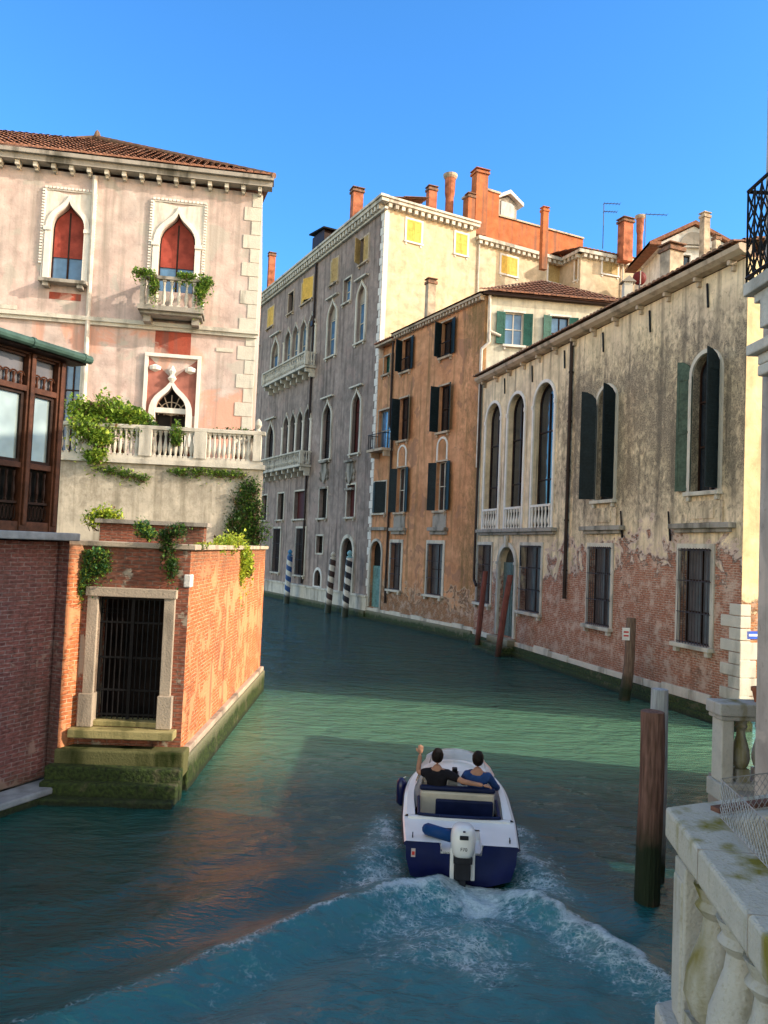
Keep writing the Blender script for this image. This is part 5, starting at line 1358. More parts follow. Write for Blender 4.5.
q = MB(); q.add(*capmesh(-1.5, .35, .45, .0)); q.build('slab', M['algae_high'], T2, bevel=.03)
q = MB(); c1 = ic+n1*.02; X = [(c1.x+.03, c1.y-.03), (c1.x+d2.x*3, c1.y+d2.y*3-.05), (c1.x+d2.x*3, c1.y-4), (c1.x+d1.x*3.9, c1.y-3.9)]
q.add([(x_, y_, 2.2) for x_, y_ in X]+[(x_, y_, -1) for x_, y_ in X], [(0, 1, 2, 3), (4, 5, 6, 7), (0, 1, 5, 4), (1, 2, 6, 5), (2, 3, 7, 6), (3, 0, 4, 7)])
q.build('terrace_floor', M['stone_dark'], T2)

# ================================================================== mooring posts
def barber(name, c1, c2, cap):
    s = NT(name, .5, .3); x, y, z = s.xyz()
    ang = s.math('ARCTAN2', y, x)
    ph = s.math('FRACT', s.math('ADD', s.math('MULTIPLY', z, 1.25), s.math('DIVIDE', ang, 2*math.pi)))
    c = s.mix(s.math('GREATER_THAN', ph, .5), c1, c2)
    c = s.mix(s.ramp(s.noise(6, 4), .5, .7, 0, .4), c, (.1, .09, .08)); c = s.mix(s.ramp(z, .9, .5, 0, 1), c, (.03, .04, .03))
    return s.out(c)
def post(name, label, base, top, r0, r1, mat, wob=.02, n=9, cap=None, group=None, cat='mooring post'):
    T = thing(name, label, cat, loc=(base[0], base[1], 0), group=group)
    q = MB(); b = Vector((0, 0, -1)); t = Vector((top[0]-base[0], top[1]-base[1], top[2])); ring_ = []
    seg = 12; prev = None; prof = []
    for j in range(seg+1):
        f = j/seg; c = b.lerp(t, f); c += Vector((wob*math.sin(f*5+r0*90), wob*math.cos(f*4), 0)); rr = r0+(r1-r0)*f
        for k in range(n):
            a = 2*math.pi*k/n; rk = rr*(1+.06*math.sin(3*a+j*.3)+.02*random.uniform(-1, 1)) if wob else rr
            prof.append(c+Vector((rk*math.cos(a), rk*math.sin(a), 0)))
    fs = [(j*n+k, j*n+(k+1) % n, (j+1)*n+(k+1) % n, (j+1)*n+k) for j in range(seg) for k in range(n)]+[tuple(seg*n+k for k in range(n))]
    q.add(prof, fs); q.build('shaft', mat, T, smooth=False)
    if cap:
        q = MB(); q.lathe((t.x, t.y, t.z), cap[0], 12); q.build('cap', cap[1], T)
    return T
def wood(name, c1, c2, foot=.9, algae_c=(.02, .03, .015)):
    s = NT(name, .85, .2); x, y, z = s.xyz()
    n = s.noise(9, 6, s.scalev(3, 3, .25)); n2 = s.noise(2, 4)
    c = s.mix(s.ramp(n, .35, .65), c1, c2); c = s.mix(s.ramp(s.math('ADD', z, n2), foot, foot+.7, 1, 0), c, algae_c)
    c = s.mix(s.ramp(n2, .55, .7, 0, .5), c, tuple(v*.4 for v in c1))
    return s.out(c, s.bump(n, .03))
w1_ = wood('grey brown wood', (.22, .15, .11), (.11, .07, .055), .8); w2_ = wood('red brown wood', (.24, .13, .10), (.1, .055, .04), 1.1); w3_ = wood('bleached grey wood', (.45, .47, .47), (.28, .29, .3), .7)
wr = wood('faded red painted wood', (.25, .085, .07), (.17, .065, .055), .7, (.03, .03, .02)); w4_ = wood('dark slim wood', (.1, .05, .04), (.05, .03, .025), .7)
b = ground_pt(649, 903); t = at_y(651, 711, b[1]+.05)
post('wooden_mooring_post', 'thick red brown wooden post standing in front, beside the big balustrade', b, t, .175, .155, w2_, .015, 14)
b = (b[0]+.33, b[1]+.75); t = at_y(660, 689, b[1])
post('wooden_mooring_post', 'bleached grey wooden post just behind the thick red brown one', b, t, .14, .12, w3_, .012, 14)
b = ground_pt(621, 700); t = at_y(632, 618, b[1]); 
Tp = post('wooden_mooring_post', 'leaning dark wooden post with a small white notice, near the far barred window', b, t, .2, .15, w1_, .05, 12)
nn = at_y(626, 634, b[1]-.25)
q = MB(); q.box(-.12, .12, -.015, .015, -.2, .2, Matrix.Translation((nn.x-b[0], nn.y-b[1], nn.z))); nb = q.build('notice', plain('white notice', (.7, .68, .66), .6), Tp)
q = MB()
for k in range(2): q.box(-.08, .08, -.022, -.016, .04-k*.12, .09-k*.12, Matrix.Translation((nn.x-b[0], nn.y-b[1], nn.z)))
q.build('red_marks', plain('red paint', (.5, .03, .03), .5), nb)
b = ground_pt(474, 648); t = at_y(486, 571, b[1]-.6); post('red_mooring_pole', 'faded red mooring pole left of the arched water door', b, t, .14, .12, wr, .02, 10, group=None)
b = ground_pt(494, 656); t = at_y(510.5, 575, b[1]-.8); post('red_mooring_pole', 'faded red mooring pole leaning across the arched water door', b, t, .15, .13, wr, .02, 10)
b = ground_pt(394, 618); t = at_y(398, 560, b[1]); post('wooden_mooring_post', 'slim dark reddish pole beside the turquoise door of the terracotta house', b, t, .13, .1, w4_, .03, 8)
ball = [(.14, 0), (.2, .02), (.2, .1), (.09, .14), (.16, .24), (.18, .34), (.1, .46), (.01, .52)]
for lab, (bx, by), (tx, ty), c1, c2, cm in (
    ('blue and white spiral striped mooring pole, farthest left', (286, 602), (290, 556), (.02, .08, .26), (.6, .62, .6), (.05, .2, .4)),
    ('brown and white spiral striped mooring pole with a pale knob, left of the arched portal', (327, 608), (333, 559), (.05, .025, .025), (.62, .58, .52), (.55, .5, .42)),
    ('black and white spiral striped mooring pole in front of the arched portal', (344, 612), (349.5, 558), (.012, .015, .03), (.66, .65, .62), (.2, .4, .45))):
    u_ = fO.u(bx, by, 1.1); b3 = fO.world(u_, 1.1, 0); b = (b3.x, b3.y); t = at_y(tx, ty, b[1]); post('striped_mooring_pole', lab, b, t, .24, .22, barber('stripes '+lab[:5], c1, c2, None), 0, 16, (ball, plain('pole knob '+lab[:5], cm, .5)), group='striped mooring poles')

# ================================================================== plants
fo = fT
def tp(px, py, y=.1): u, z = fT.hit(px, py, y); return fT.world(u, y, z)
foliage('leafy_shrub', 'big leafy shrub spilling over the left end of the terrace balustrade', [(tp(80, 410, -.2), (.5, .4, .4)), (tp(92, 416, -.3), (.62, .4, .5)), (tp(118, 414, -.3), (.5, .4, .3)), (tp(140, 422, -.3), (.4, .3, .3)), (tp(108, 425, -.2), (.5, .4, .4)), (tp(85, 428), (.45, .35, .4)), (tp(100, 438), (.4, .3, .25)), (tp(110, 408, -.3), (.5, .4, .4)), (tp(132, 416, -.2), (.4, .3, .3)), (tp(125, 425, -.3), (.4, .3, .3)), (tp(96, 456), (.3, .2, .2))], 5200, .1, [LG[1], LG[0], LY[1]], cat='shrub', droop=.15, grow=1.5)
foliage('potted_plant', 'rounded green plant with small flowers on the balustrade right of the big shrub', [(tp(150, 428, -.3), (.35, .3, .25)), (tp(140, 430, -.2), (.3, .25, .2))], 700, .07, LD, cat='plant')
foliage('potted_plant', 'upright bright green plant at the middle pier of the balustrade', [(tp(177, 432, .0), (.25, .2, .3)), (tp(176, 440, .05), (.2, .15, .2))], 600, .07, LG, cat='plant')
foliage('potted_plant', 'low row of dark leaves behind the right end of the balustrade', [(tp(px, 434, -.35), (.3, .2, .15)) for px in (206, 216, 226, 236, 247)], 900, .065, LD, cat='plant')
foliage('wall_creeper', 'dark creeper hanging on the right end of the plaster terrace wall', [(tp(px, py, .08), (.45, .1, .45)) for px, py in ((250, 490), (244, 503), (252, 510), (236, 524), (247, 528), (243, 540), (256, 532))], 3200, .075, LD, cat='creeper', droop=.3)
foliage('wall_creeper', 'thin green creeper trailing under the terrace coping', [(tp(px, py, .06), (.45, .08, .13)) for px, py in ((110, 470), (125, 474), (140, 478), (200, 472), (218, 473), (235, 474), (180, 472))], 1100, .06, LG, cat='creeper', droop=.25)
foliage('wall_weed', 'yellow green weeds growing at the foot of the plaster wall', [(at_y(px, py, 20.5), (.35, .2, .25)) for px, py in ((100, 515), (112, 517), (95, 521))], 700, .07, LY, cat='weed')
foliage('wall_weed', 'small green bush at the foot of the plaster wall behind the gate', [(at_y(142, 528, 18), (.22, .2, .22)), (at_y(150, 535, 18), (.2, .2, .15))], 500, .06, LV, cat='weed')
yb = fB
def bp(px, py, Y=14.3): return at_y(px, py, Y)
foliage('ivy_clump', 'round ivy clump hanging left of the iron gate', [(bp(92, 562), (.25, .14, .24)), (bp(86, 574), (.17, .12, .2)), (bp(102, 566), (.18, .12, .18)), (bp(80, 588), (.09, .1, .16)), (bp(98, 555), (.24, .16, .12))], 2300, .045, LV, cat='ivy', droop=.15)
foliage('ivy_clump', 'narrow ivy clump hanging at the top right of the iron gate frame', [(bp(168, 548), (.13, .14, .22)), (bp(173, 566), (.13, .1, .16)), (bp(165, 536), (.16, .14, .12)), (bp(178, 530), (.2, .2, .14))], 1500, .042, LD, cat='ivy', droop=.3)
foliage('yellow_green_shrub', 'bright yellow green shrub spilling over the coping of the sunlit side wall', [(at_y(225, 546, 18.5), (.35, .35, .25)), (at_y(235, 545, 20), (.35, .4, .33)), (at_y(242, 556, 20), (.25, .3, .3)), (at_y(240, 574, 20), (.12, .3, .3)), (at_y(210, 549, 17.2), (.3, .3, .12)), (at_y(248, 566, 20.5), (.15, .2, .3))], 3400, .06, LY, cat='shrub', droop=.1)
foliage('coping_weeds', 'low dry weeds along the coping above the iron gate', [(bp(px, 548, 14.9), (.28, .12, .06)) for px in (75, 105, 125, 148, 195)], 500, .04, LG, cat='weed')
def hp(x, y, z): return fH.world(x, y, z)
foliage('balcony_plant', 'trailing green plant on the right end of the gothic window balcony', [(hp(w2[0]-.5, .9, z_b+.95), (.3, .25, .28)), (hp(w2[0]-.35, .95, z_b+.6), (.2, .2, .3)), (hp(w2[0]+.2, .9, z_b+1.1), (.35, .15, .14))], 1300, .075, LG, cat='plant', droop=.3)
foliage('balcony_plant', 'trailing green plant on the left end of the gothic window balcony', [(hp(w2[1]+.35, .9, z_b+1.1), (.4, .2, .15)), (hp(w2[1]-.05, .95, z_b+.75), (.16, .15, .35))], 800, .07, LG, cat='plant', droop=.3)
for i, (px, lab) in enumerate(((118, 'brown planter box behind the balusters under the shrub'), (190, 'small terracotta pot behind the balustrade, middle bay'), (238, 'terracotta planter at the right end of the balustrade'))):
    u, z = fT.hit(px, 455, -.5); T = thing('planter', lab, 'planter', loc=fT.world(u, -.5, 7.1)); q = MB()
    q.lathe((0, 0, 0), [(.16, 0), (.22, .4), (.25, .4), (.25, .5), (.2, .5)], 14); q.build('pot', M['brick_chimney'], T); q = MB(); q.lathe((0, 0, .45), [(.19, 0), (.1, .02)], 10); q.build('soil', M['dark'], T)

# ================================================================== the motor boat
BX, BY = 1.30, 11.18; hd = rad(-3.2)
BM = Matrix.Translation((BX, BY, -.05)) @ Matrix.Rotation(hd, 4, 'Z') @ Matrix.Rotation(rad(2.2), 4, 'X')
T = bpy.data.objects.new('motor_boat', None); COL.objects.link(T); T.matrix_world = BM; WM[T.name] = BM
tag(T, 'small white and navy open motor boat with an outboard, seen from astern in mid canal', 'boat')
white = plain('white gelcoat', (.8, .8, .78), .25, .05, 3, spec=.5, bump=0); navy = plain('navy hull paint', (.006, .009, .07), .22, .2, 3, spec=.5, bump=0)
cream = plain('cream vinyl', (.55, .5, .4), .5, .1, 6, bump=.002); navyv = plain('navy vinyl', (.008, .014, .05), .45, .2, 6, bump=.002); cockpit = plain('grey cockpit floor', (.12, .13, .14), .6, .2, 8)
LB = 3.6; HB = .84
def beam(t): return HB*(.94+.06*min(1, t*4))*(1-max(0, (t-.45)/.55)**2.6)**.62 if t < 1 else 0.0
def gz(t): return .5+.02*t+.12*t**3
def keel(t): return -.18+.75*max(0, (t-.6)/.4)**2.2
N = 26; secs = []
for i in range(N+1):
    t = i/N; b = max(beam(t), .012); g = gz(t); k = min(keel(t), g-.1); cz = k+(g-k)*.28
    secs.append([(0, k), (b*.55, k+(cz-k)*.55), (b*.9, cz), (b*.99, (cz+g)/2), (b, g-.07), (b+.025, g-.06), (b+.025, g-.02), (b, g)])
q = MB(); n = len(secs[0]); allv = []
for i, s_ in enumerate(secs):
    y_ = LB*i/N; allv += [(x_, y_, z_) for x_, z_ in s_]+[(-x_, y_, z_) for x_, z_ in s_]
fs = []; mi = []
for i in range(N):
    for sd_ in (0, n):
        for j in range(n-1):
            a = i*2*n+sd_+j; fs.append((a, a+1, a+2*n+1, a+2*n)); mi.append(0 if j < 4 else (0 if j == 4 else 1))
q.v = allv; q.f = fs; q.mi = mi
# transom with a cut-down middle
tr = [(-secs[0][j][0], secs[0][j][1]) for j in range(n)][::-1]+[secs[0][j] for j in range(1, n)]
tr = tr[:]; top = [(.32, .5), (.27, .38), (-.27, .38), (-.32, .5)]
pts = tr+top; o_ = len(q.v); q.v += [(x_, 0, z_) for x_, z_ in pts]; q.f.append(tuple(range(o_, o_+len(pts)))); q.mi.append(0)
hull = q.build('hull', [navy, white], T)
q = MB()
for s_ in (1, -1):
    pts = [(s_*(max(beam(i/30), .012)+.03), LB*i/30, gz(i/30)-.04) for i in range(31)]; q.path(pts, .016, 6)
q.build('rub_rail', plain('grey rubber rail', (.03, .03, .035), .6, .2), T)
# deck: side decks, coaming, foredeck
ci = .30; c0, c1 = .235, .80     # cockpit begins/ends along the length
def inner(t):
    if t < c0: return 0
    return max(.02, beam(t)-.15-.02*math.sin(t*9))
q = MB()
for i in range(60):
    t0, t1 = i/60, (i+1)/60; y0, y1 = LB*t0, LB*t1
    for s_ in (1, -1):
        if t0 < c0 or t0 >= c1:
            lo = .29 if t0 < .135 else 0
            if t0 >= .99: lo = 0
            q.quad((s_*lo, y0, gz(t0)+.03*(1 if t0 >= c1 else 0)), (s_*max(beam(t0), .01), y0, gz(t0)), (s_*max(beam(t1), .008), y1, gz(t1)), (s_*(lo), y1, gz(t1)+.03*(1 if t0 >= c1 else 0)))
        else:
            a0, a1 = inner(t0), inner(t1)
            q.quad((s_*a0, y0, gz(t0)+.035), (s_*(beam(t0)-.03), y0, gz(t0)+.03), (s_*(beam(t1)-.03), y1, gz(t1)+.03), (s_*a1, y1, gz(t1)+.035))
            q.quad((s_*(beam(t0)-.03), y0, gz(t0)+.03), (s_*beam(t0), y0, gz(t0)), (s_*beam(t1), y1, gz(t1)), (s_*(beam(t1)-.03), y1, gz(t1)+.03))
            q.quad((s_*a0, y0, gz(t0)+.035), (s_*a1, y1, gz(t1)+.035), (s_*a1, y1, .12), (s_*a0, y0, .12))
y_ = LB*.135; q.box(-.29, .29, y_-.01, y_, .36, .5); q.box(-.29, .29, 0, y_, .35, .38)
for s_ in (-1, 1): q.box(s_*.29-.005, s_*.29+.005, 0, y_, .36, gz(0))
yc = LB*c0; q.box(-.78, .78, yc-.02, yc+.045, .12, gz(c0)+.033)
q.build('deck', white, T)
q = MB(); q.box(-.62, .62, yc, LB*c1, .1, .13); q.build('cockpit_floor', cockpit, T)
# navy rolled edge round the aft cockpit
q = MB(); e = [(-.62, yc+.03, .56), (.62, yc+.03, .55)]; q.path([(-.63, yc+.75, .57), (-.62, yc+.04, .56), (-.3, yc-.0, .56), (.3, yc-.0, .56), (.62, yc+.04, .56), (.63, yc+.75, .57)], .024, 8)
q.build('edge_trim', navyv, T)
# rear facing bench with cream back, helm seats
q = MB(); q.box(-.58, .58, yc+.06, yc+.34, .12, .3); q.build('aft_bench', navyv, T, bevel=.03)
ys = yc+.8
q = MB(); q.box(-.6, .6, ys-.05, ys+.05, .12, .66); q.build('bench_back', cream, T, bevel=.03)
q = MB(); q.box(-.35, .58, ys-.12, ys-.04, .14, .56); q.build('back_cushion', navyv, T, bevel=.025)
q = MB(); q.box(-.62, .62, ys-.03, ys+.09, .66, .74); q.build('head_roll', navyv, T, bevel=.035)
q = MB(); q.box(-.58, .58, ys+.05, ys+.5, .22, .36); q.build('seat', cream, T, bevel=.035)
q = MB(); yd = ys+1.0
q.box(.06, .58, yd, yd+.25, .14, .62); q.build('console', white, T, bevel=.04)
q = MB(); pts = [(.3+.14*math.cos(t*math.pi/8), yd-.06, .6+.14*math.sin(t*math.pi/8)) for t in range(17)]; q.path(pts, .013, 6); q.tube((.3, yd-.06, .6), (.3, yd+.05, .56), .02); q.tube((.17, yd-.06, .6), (.43, yd-.06, .6), .01); q.build('steering_wheel', M['iron'], T)
q = MB(); q.box(-.05, .04, yd-.02, yd+.1, .58, .72); q.build('instrument', M['iron'], T, bevel=.01)
q = MB(); q.box(-.55, -.1, yd+.0, yd+.25, .14, .55); q.box(-.45, .45, yd+.25, yd+.6, .14, .4); q.build('bow_seat', cream, T, bevel=.04)
# wraparound windscreen
q = MB(); fm_ = MB(); P = []
for i in range(17):
    a = math.pi*(-.08+1.16*i/16); x_ = .70*math.cos(a); yy_ = ys+.62+1.12*max(0, math.sin(a))**.8 if math.sin(a) > 0 else ys+.62+.5*math.sin(a)
    P.append((x_, yy_))
ex = []
for x_, yy_ in P:
    t = yy_/LB; x_ = max(-inner(min(t, .79))-.05, min(inner(min(t, .79))+.05, x_)); ex.append((x_, yy_))
for (xa, ya), (xb, yb) in zip(ex[:-1], ex[1:]):
    q.quad((xa, ya, gz(ya/LB)+.035), (xb, yb, gz(yb/LB)+.035), (xb*.9, yb-.12, gz(yb/LB)+.27), (xa*.9, ya-.12, gz(ya/LB)+.27))
fm_.path([(xa*.9, ya-.12, gz(ya/LB)+.27) for xa, ya in ex], .011, 6)
for i in (0, 5, 11, 16): xa, ya = ex[i]; fm_.tube((xa, ya, gz(ya/LB)+.03), (xa*.9, ya-.12, gz(ya/LB)+.27), .011, n=6)
gm = bpy.data.materials.new('clear acrylic'); gm.use_nodes = True; g_ = gm.node_tree; pb = g_.nodes['Principled BSDF']
tb = g_.nodes.new('ShaderNodeBsdfTransparent'); gl = g_.nodes.new('ShaderNodeBsdfGlossy'); gl.inputs['Roughness'].default_value = .03
fr__ = g_.nodes.new('ShaderNodeFresnel'); fr__.inputs[0].default_value = 1.45; mxs = g_.nodes.new('ShaderNodeMixShader'); tb.inputs[0].default_value = (.86, .9, .9, 1)
g_.links.new(fr__.outputs[0], mxs.inputs[0]); g_.links.new(tb.outputs[0], mxs.inputs[1]); g_.links.new(gl.outputs[0], mxs.inputs[2]); g_.links.new(mxs.outputs[0], g_.nodes['Material Output'].inputs[0])
ws = q.build('windscreen', gm, T); fm_.build('frame', plain('grey alloy', (.5, .5, .5), .3, .05, metal=.7, bump=0), ws)
# aft see-through screen of the cockpit cover
for s_, y_ in ((-1, .14), (1, .14), (-1, LB*.62), (1, LB*.62)):
    q = MB(); xx = s_*(beam(y_/LB)-.1); q.tube((xx, y_-.05, gz(0)+.05), (xx, y_+.05, gz(0)+.05), .008, n=6); q.tube((xx, y_-.02, gz(0)), (xx, y_-.02, gz(0)+.05), .008, n=6); q.tube((xx, y_+.02, gz(0)), (xx, y_+.02, gz(0)+.05), .008, n=6); q.build('cleat', M['iron'], T)
q = MB(); q.box(-.71, -.65, -.012, -.004, .28, .4); q.build('registration_sticker', plain('pale sticker', (.6, .5, .5), .4, bump=0), T)
q = MB(); q.box(-.70, -.66, -.016, -.0125, .31, .36); q.build('registration_mark', plain('red sticker print', (.6, .06, .05), .4, bump=0), T)
# fenders: blue one on the stern well, navy one on the left bow side
q = MB(); q.tube((-.5, .22, .6), (-.14, .1, .56), .085, .085, 12); q.lathe((-.5, .22, .6), [(.085, 0), (.05, .05), (.0, .07)], 12, Vector((-.36, .12, .04)).to_track_quat('Z', 'Y').to_matrix())
T3 = thing('boat_fender', 'blue fender lying on the stern beside the outboard', 'fender'); T3.matrix_world = BM; WM[T3.name] = BM; o_ = q.build('fender', plain('blue fender', (.008, .05, .17), .45, .1, bump=0), T3, smooth=True)
T3 = thing('boat_fender', 'navy fender hanging over the left side of the boat', 'fender'); T3.matrix_world = BM; WM[T3.name] = BM
q = MB(); q.lathe((-.93, LB*.66, .12), [(.03, 0), (.085, .06), (.09, .3), (.085, .42), (.03, .48)], 12); q.build('fender', navy, T3, smooth=True)
q = MB(); q.tube((-.93, LB*.66, .58), (-.86, LB*.66, .62), .008, n=5); q.build('rope', M['stone_white'], T3)

# ---- outboard motor
T = thing('outboard_motor', 'white outboard motor with dark leg on the transom of the boat', 'outboard motor'); MM = BM @ Matrix.Translation((.02, -.1, .02)) @ Matrix.Rotation(rad(-8), 4, 'X') @ Matrix.Scale(.88, 4); T.matrix_world = MM; WM[T.name] = MM
bm = bmesh.new(); rings = []
for z_, rx, ry, oy_ in ((.38, .13, .17, .0), (.42, .17, .21, .0), (.5, .19, .235, 0), (.6, .205, .25, 0), (.7, .205, .255, .01), (.79, .19, .24, .02), (.85, .15, .2, .03), (.88, .08, .12, .04)):
    rg = []
    for k in range(24):
        a = 2*math.pi*k/24; cx, sx = math.cos(a), math.sin(a); e_ = .72
        rg.append(bm.verts.new((rx*math.copysign(abs(cx)**e_, cx), oy_+ry*math.copysign(abs(sx)**e_, sx), z_)))
    rings.append(rg)
for r0_, r1_ in zip(rings[:-1], rings[1:]):
    for k in range(24): bm.faces.new((r0_[k], r0_[(k+1) % 24], r1_[(k+1) % 24], r1_[k]))
bm.faces.new(rings[-1]); bm.faces.new(rings[0][::-1]); me = bpy.data.meshes.new('cowl'); bm.to_mesh(me); bm.free(); me.materials.append(white)
me.polygons.foreach_set('use_smooth', [True]*len(me.polygons)); o_ = bpy.data.objects.new('cowl', me); COL.objects.link(o_); o_.parent = T; WM[o_.name] = MM; sb = o_.modifiers.new('s', 'SUBSURF'); sb.levels = 1; sb.render_levels = 1
dk = plain('charcoal plastic', (.02, .022, .028), .4, .2, bump=0)
q = MB(); q.box(-.07, .07, -.262, -.24, .69, .755); q.build('intake', dk, o_, bevel=.01)
q = MB(); q.box(-.02, .02, -.25, -.225, .8, .825); q.build('emblem', navy, o_, bevel=.004)
cu_ = bpy.data.curves.new('power_rating', 'FONT'); cu_.body = 'F70'; cu_.size = .075; cu_.align_x = 'CENTER'; cu_.extrude = .002
tmp = bpy.data.objects.new('tmp', cu_); COL.objects.link(tmp); bpy.context.view_layer.update()
tm = bpy.data.meshes.new_from_object(tmp.evaluated_get(bpy.context.evaluated_depsgraph_get())); bpy.data.objects.remove(tmp)
tm.materials.clear(); tm.materials.append(dk); to = bpy.data.objects.new('rating_lettering', tm); COL.objects.link(to); to.parent = o_; to.location = (0, -.243, .52); to.rotation_euler = (rad(86), 0, 0); WM[to.name] = MM
q = MB(); q.box(-.15, .15, -.15, .14, .3, .4); q.box(-.12, .12, -.13, .1, .05, .3); q.box(-.05, .05, -.12, .08, -.45, .05); q.box(-.13, .13, -.2, .08, -.12, -.1)
q.build('leg', dk, T, bevel=.03)
q = MB(); q.tube((-.0, -.2, -.42), (0, .18, -.42), .055, .03, 10); q.build('gearcase', dk, T)
q = MB()
for k in range(3): q.box(-.03, .03, -.235, -.225, 0, .12, Matrix.Translation((0, 0, -.42)) @ Matrix.Rotation(k*2.094, 4, 'Y') @ Matrix.Rotation(.4, 4, 'Z'))
q.build('propeller', dk, T)
q = MB(); q.box(-.2, -.13, -.02, .2, .02, .5); q.box(.13, .2, -.02, .2, .02, .5); q.box(-.13, .13, .1, .2, .2, .42); q.build('bracket', white, T, bevel=.015)

# ================================================================== the two people
skin = plain('skin', (.42, .22, .14), .55, .12, 12, bump=.001); hair = plain('dark brown hair', (.012, .008, .006), .6, .5, 60, bump=.01)
def skinned(pts, edges, radii, sub=2):
    me = bpy.data.meshes.new('t'); me.from_pydata(pts, edges, []); o = bpy.data.objects.new('t', me); COL.objects.link(o)
    md = o.modifiers.new('k', 'SKIN'); md.use_smooth_shade = True
    for i, r in enumerate(radii):
        rr = r if isinstance(r, tuple) else (r, r); me.skin_vertices[0].data[i].radius = rr
    me.skin_vertices[0].data[0].use_root = True
    s_ = o.modifiers.new('s', 'SUBSURF'); s_.levels = sub; s_.render_levels = sub
    bpy.context.view_layer.update()
    r_ = bpy.data.meshes.new_from_object(o.evaluated_get(bpy.context.evaluated_depsgraph_get())); bpy.data.objects.remove(o); return r_
def ell(bm, c, r, rot=None, seg=20):
    d = bmesh.ops.create_uvsphere(bm, u_segments=seg, v_segments=seg//2+2, radius=1)
    Mx = Matrix.Translation(c) @ (rot or Matrix.Identity(4)) @ Matrix.Diagonal((r[0], r[1], r[2], 1))
    bmesh.ops.transform(bm, matrix=Mx, verts=d['verts'])
def person(label, origin, rotz, shirt, trousers, arms, headrot, hairlen):
    """local: sits on z=0, looks to +y. arms: (shoulder side, elbow, wrist, finger direction)"""
    S = 1.06
    T = thing('person', label, 'person'); MT = BM @ Matrix.Translation(origin) @ Matrix.Rotation(rotz, 4, 'Z') @ Matrix.Scale(S, 4); T.matrix_world = MT; WM[T.name] = MT
    pts = [(0, 0, .09), (0, -.01, .22), (0, -.02, .36), (0, .0, .47), (0, .01, .55), (0, .02, .62)]
    rad_ = [(.15, .11), (.135, .1), (.15, .105), (.12, .085), (.06, .06), (.055, .055)]
    ed = [(0, 1), (1, 2), (2, 3), (3, 4), (4, 5)]
    def add(chain, par, rr):
        for p, r in zip(chain, rr): pts.append(p); rad_.append(r); ed.append((par, len(pts)-1)); par = len(pts)-1
        return par
    hands = []
    for s_, el, wr, fd in arms:
        e_ = add([(s_*.17, 0, .48), el, wr], 3, [.062, .045, .03]); hands.append((Vector(wr), Vector(fd).normalized(), Vector(el)))
    for s_ in (-1, 1): add([(s_*.1, .04, .08), (s_*.13, .42, .12), (s_*.13, .5, -.22), (s_*.13, .6, -.26)], 0, [.085, .062, .045, .035])
    body = skinned(pts, ed, rad_)
    bm = bmesh.new(); bm.from_mesh(body)
    hc = Vector((0, .03, .735)); R = Matrix.Rotation(headrot, 4, 'Z')
    ell(bm, hc, (.078, .096, .11), R); 
    def hp_(x, y, z): return hc+(R @ Vector((x, y, z)))
    ell(bm, hp_(0, .03, -.05), (.058, .065, .065), R); ell(bm, hp_(0, .1, -.015), (.013, .02, .024), R, 10)
    for s_ in (-1, 1): ell(bm, hp_(s_*.08, -.0, -.01), (.01, .02, .032), R, 10); ell(bm, hp_(s_*.03, .088, .012), (.014, .008, .009), R, 8)
    ell(bm, hp_(0, .094, -.055), (.026, .01, .01), R, 8)
    tube = MB()
    for wr, fd, el in hands:
        side = fd.cross(Vector((0, 0, 1))); side = side.normalized() if side.length > .1 else Vector((1, 0, 0)); up = side.cross(fd)
        ell(bm, wr+fd*.045, (.04, .045, .018), Matrix((side, fd, up)).transposed().to_4x4(), 12)
        for k, L in enumerate((.062, .075, .07, .055)):
            b0 = wr+fd*.075+side*(-.033+.022*k); m1 = b0+fd*L*.5-up*.004; m2 = b0+fd*L*.85-up*.03
            tube.tube(b0-fd*.02, m1, .0105, .0095, 8); tube.tube(m1, m2, .0095, .0075, 8)
        b0 = wr+fd*.03-side*.035; m1 = b0-side*.025+fd*.025; tube.tube(b0, m1, .0125, .011, 8); tube.tube(m1, m1+fd*.035-side*.005, .011, .009, 8)
    tv = [bm.verts.new(v) for v in tube.v]
    for f in tube.f:
        try: bm.faces.new([tv[i] for i in f])
        except Exception: pass
    me = bpy.data.meshes.new('body'); bm.to_mesh(me); bm.free(); me.materials.clear(); me.materials.append(skin)
    o = bpy.data.objects.new('body', me); COL.objects.link(o); o.parent = T; WM[o.name] = MT
    rm = o.modifiers.new('r', 'REMESH'); rm.mode = 'VOXEL'; rm.voxel_size = .0075; rm.use_smooth_shade = True
    # shirt follows torso and upper arms
    p2 = [(0, 0, .06), (0, -.01, .2), (0, -.02, .36), (0, 0, .475), (0, .01, .525)]; r2 = [(.172, .13), (.155, .118), (.168, .122), (.135, .1), (.075, .07)]; e2 = [(0, 1), (1, 2), (2, 3), (3, 4)]
    for s_, el, wr, fd in arms:
        el = Vector(el); sh = Vector((s_*.17, 0, .48)); f_ = .78 if shirt[1] == 'short' else 1.0
        c_ = [sh, sh.lerp(el, f_)]; rr = [.076, .06]
        if f_ == 1.0: c_.append(el.lerp(Vector(wr), .9)); rr = [.076, .058, .042]
        par = 3
        for p, r in zip(c_, rr): p2.append(tuple(p)); r2.append(r); e2.append((par, len(p2)-1)); par = len(p2)-1
    sm_ = skinned(p2, e2, r2); sm_.materials.clear(); sm_.materials.append(shirt[0]); so_ = bpy.data.objects.new('shirt', sm_); COL.objects.link(so_); so_.parent = T; WM[so_.name] = MT
    p3 = [(0, 0, .05)]; r3 = [(.165, .125)]; e3 = []
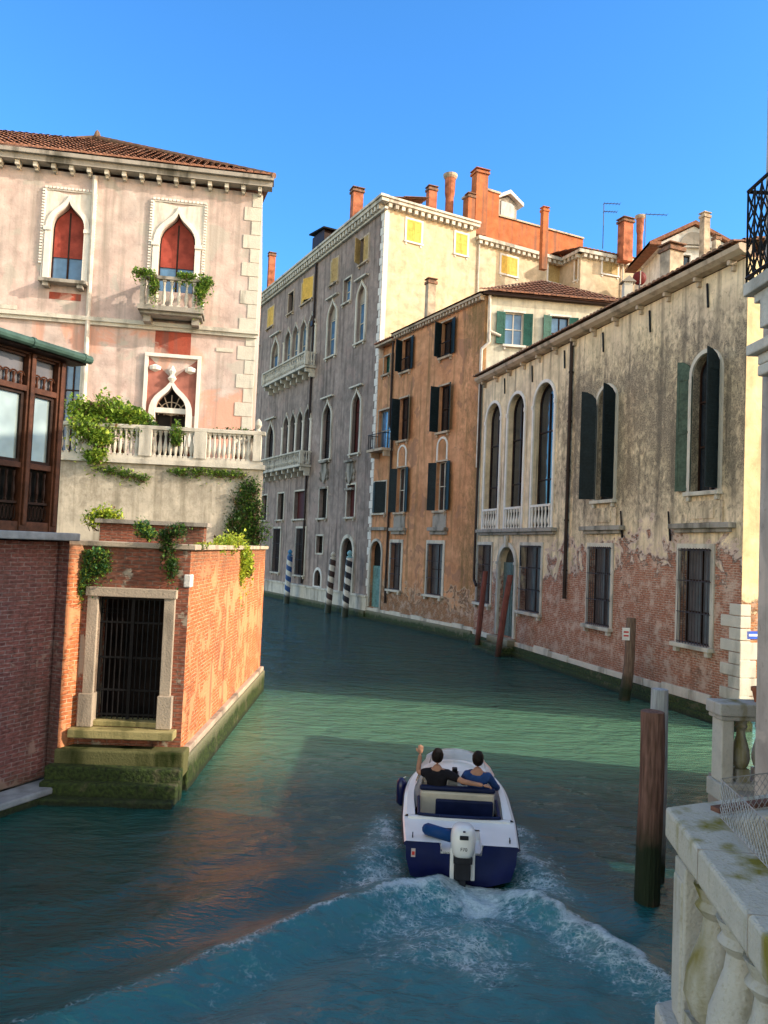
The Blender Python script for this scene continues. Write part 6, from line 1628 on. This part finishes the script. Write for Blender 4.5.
    for s_ in (-1, 1):
        par = 0
        for p, r in zip([(s_*.1, .05, .08), (s_*.13, .42, .12), (s_*.13, .5, -.2)], [.1, .076, .06]): p3.append(p); r3.append(r); e3.append((par, len(p3)-1)); par = len(p3)-1
    tm_ = skinned(p3, e3, r3); tm_.materials.clear(); tm_.materials.append(trousers); to_ = bpy.data.objects.new('trousers', tm_); COL.objects.link(to_); to_.parent = T; WM[to_.name] = MT
    # hair cap: back and top of the skull, ruffled
    bm = bmesh.new(); ell(bm, Vector((0, 0, 0)), (.09, .108, .122), None, 40)
    for v in bm.verts:
        v.co += v.co.normalized()*(.007*mnoise.noise(v.co*55)+.006*mnoise.noise(v.co*20))
    dele = [v for v in bm.verts if (v.co.y > .035 and v.co.z < .055) or v.co.z < -.06-.04*hairlen+.3*max(0, v.co.y+.03)]
    bmesh.ops.delete(bm, geom=dele, context='VERTS')
    bmesh.ops.transform(bm, matrix=Matrix.Translation(hc+Vector((0, -.006, .006))) @ R, verts=bm.verts)
    hm = bpy.data.meshes.new('hair'); bm.to_mesh(hm); bm.free(); hm.materials.append(hair); ho = bpy.data.objects.new('hair', hm); COL.objects.link(ho); ho.parent = T; WM[ho.name] = MT
    sd2 = ho.modifiers.new('t', 'SOLIDIFY'); sd2.thickness = .01
    for p_ in hm.polygons: p_.use_smooth = True
    return T
blk = plain('black cotton', (.012, .011, .014), .85, .3, 10, bump=.004); blu = plain('blue cotton', (.02, .055, .17), .85, .3, 10, bump=.004); jn = plain('dark jeans', (.02, .03, .06), .85, .3, 10, bump=.004)
person('man in a black t-shirt, one hand raised, other arm stretched behind his companion', (-.34, ys+.13, .40), rad(-4), (blk, 'short'), jn,
       [(-1, (-.3, .05, .45), (-.28, .12, .72), (0, .15, 1)), (1, (.42, -.1, .41), (.72, -.16, .40), (1, .1, -.12))], rad(-12), .6)
person('dark haired person in a blue shirt at the right, leaning slightly forward', (.33, ys+.18, .38), rad(-6), (blu, 'long'), jn,
       [(-1, (-.24, .22, .28), (-.1, .44, .25), (.3, 1, 0)), (1, (.3, .1, .28), (.32, .34, .22), (-.2, 1, 0))], rad(8), 1.2)
for o in bpy.data.objects:
    if o.type == 'EMPTY': o.hide_render = False
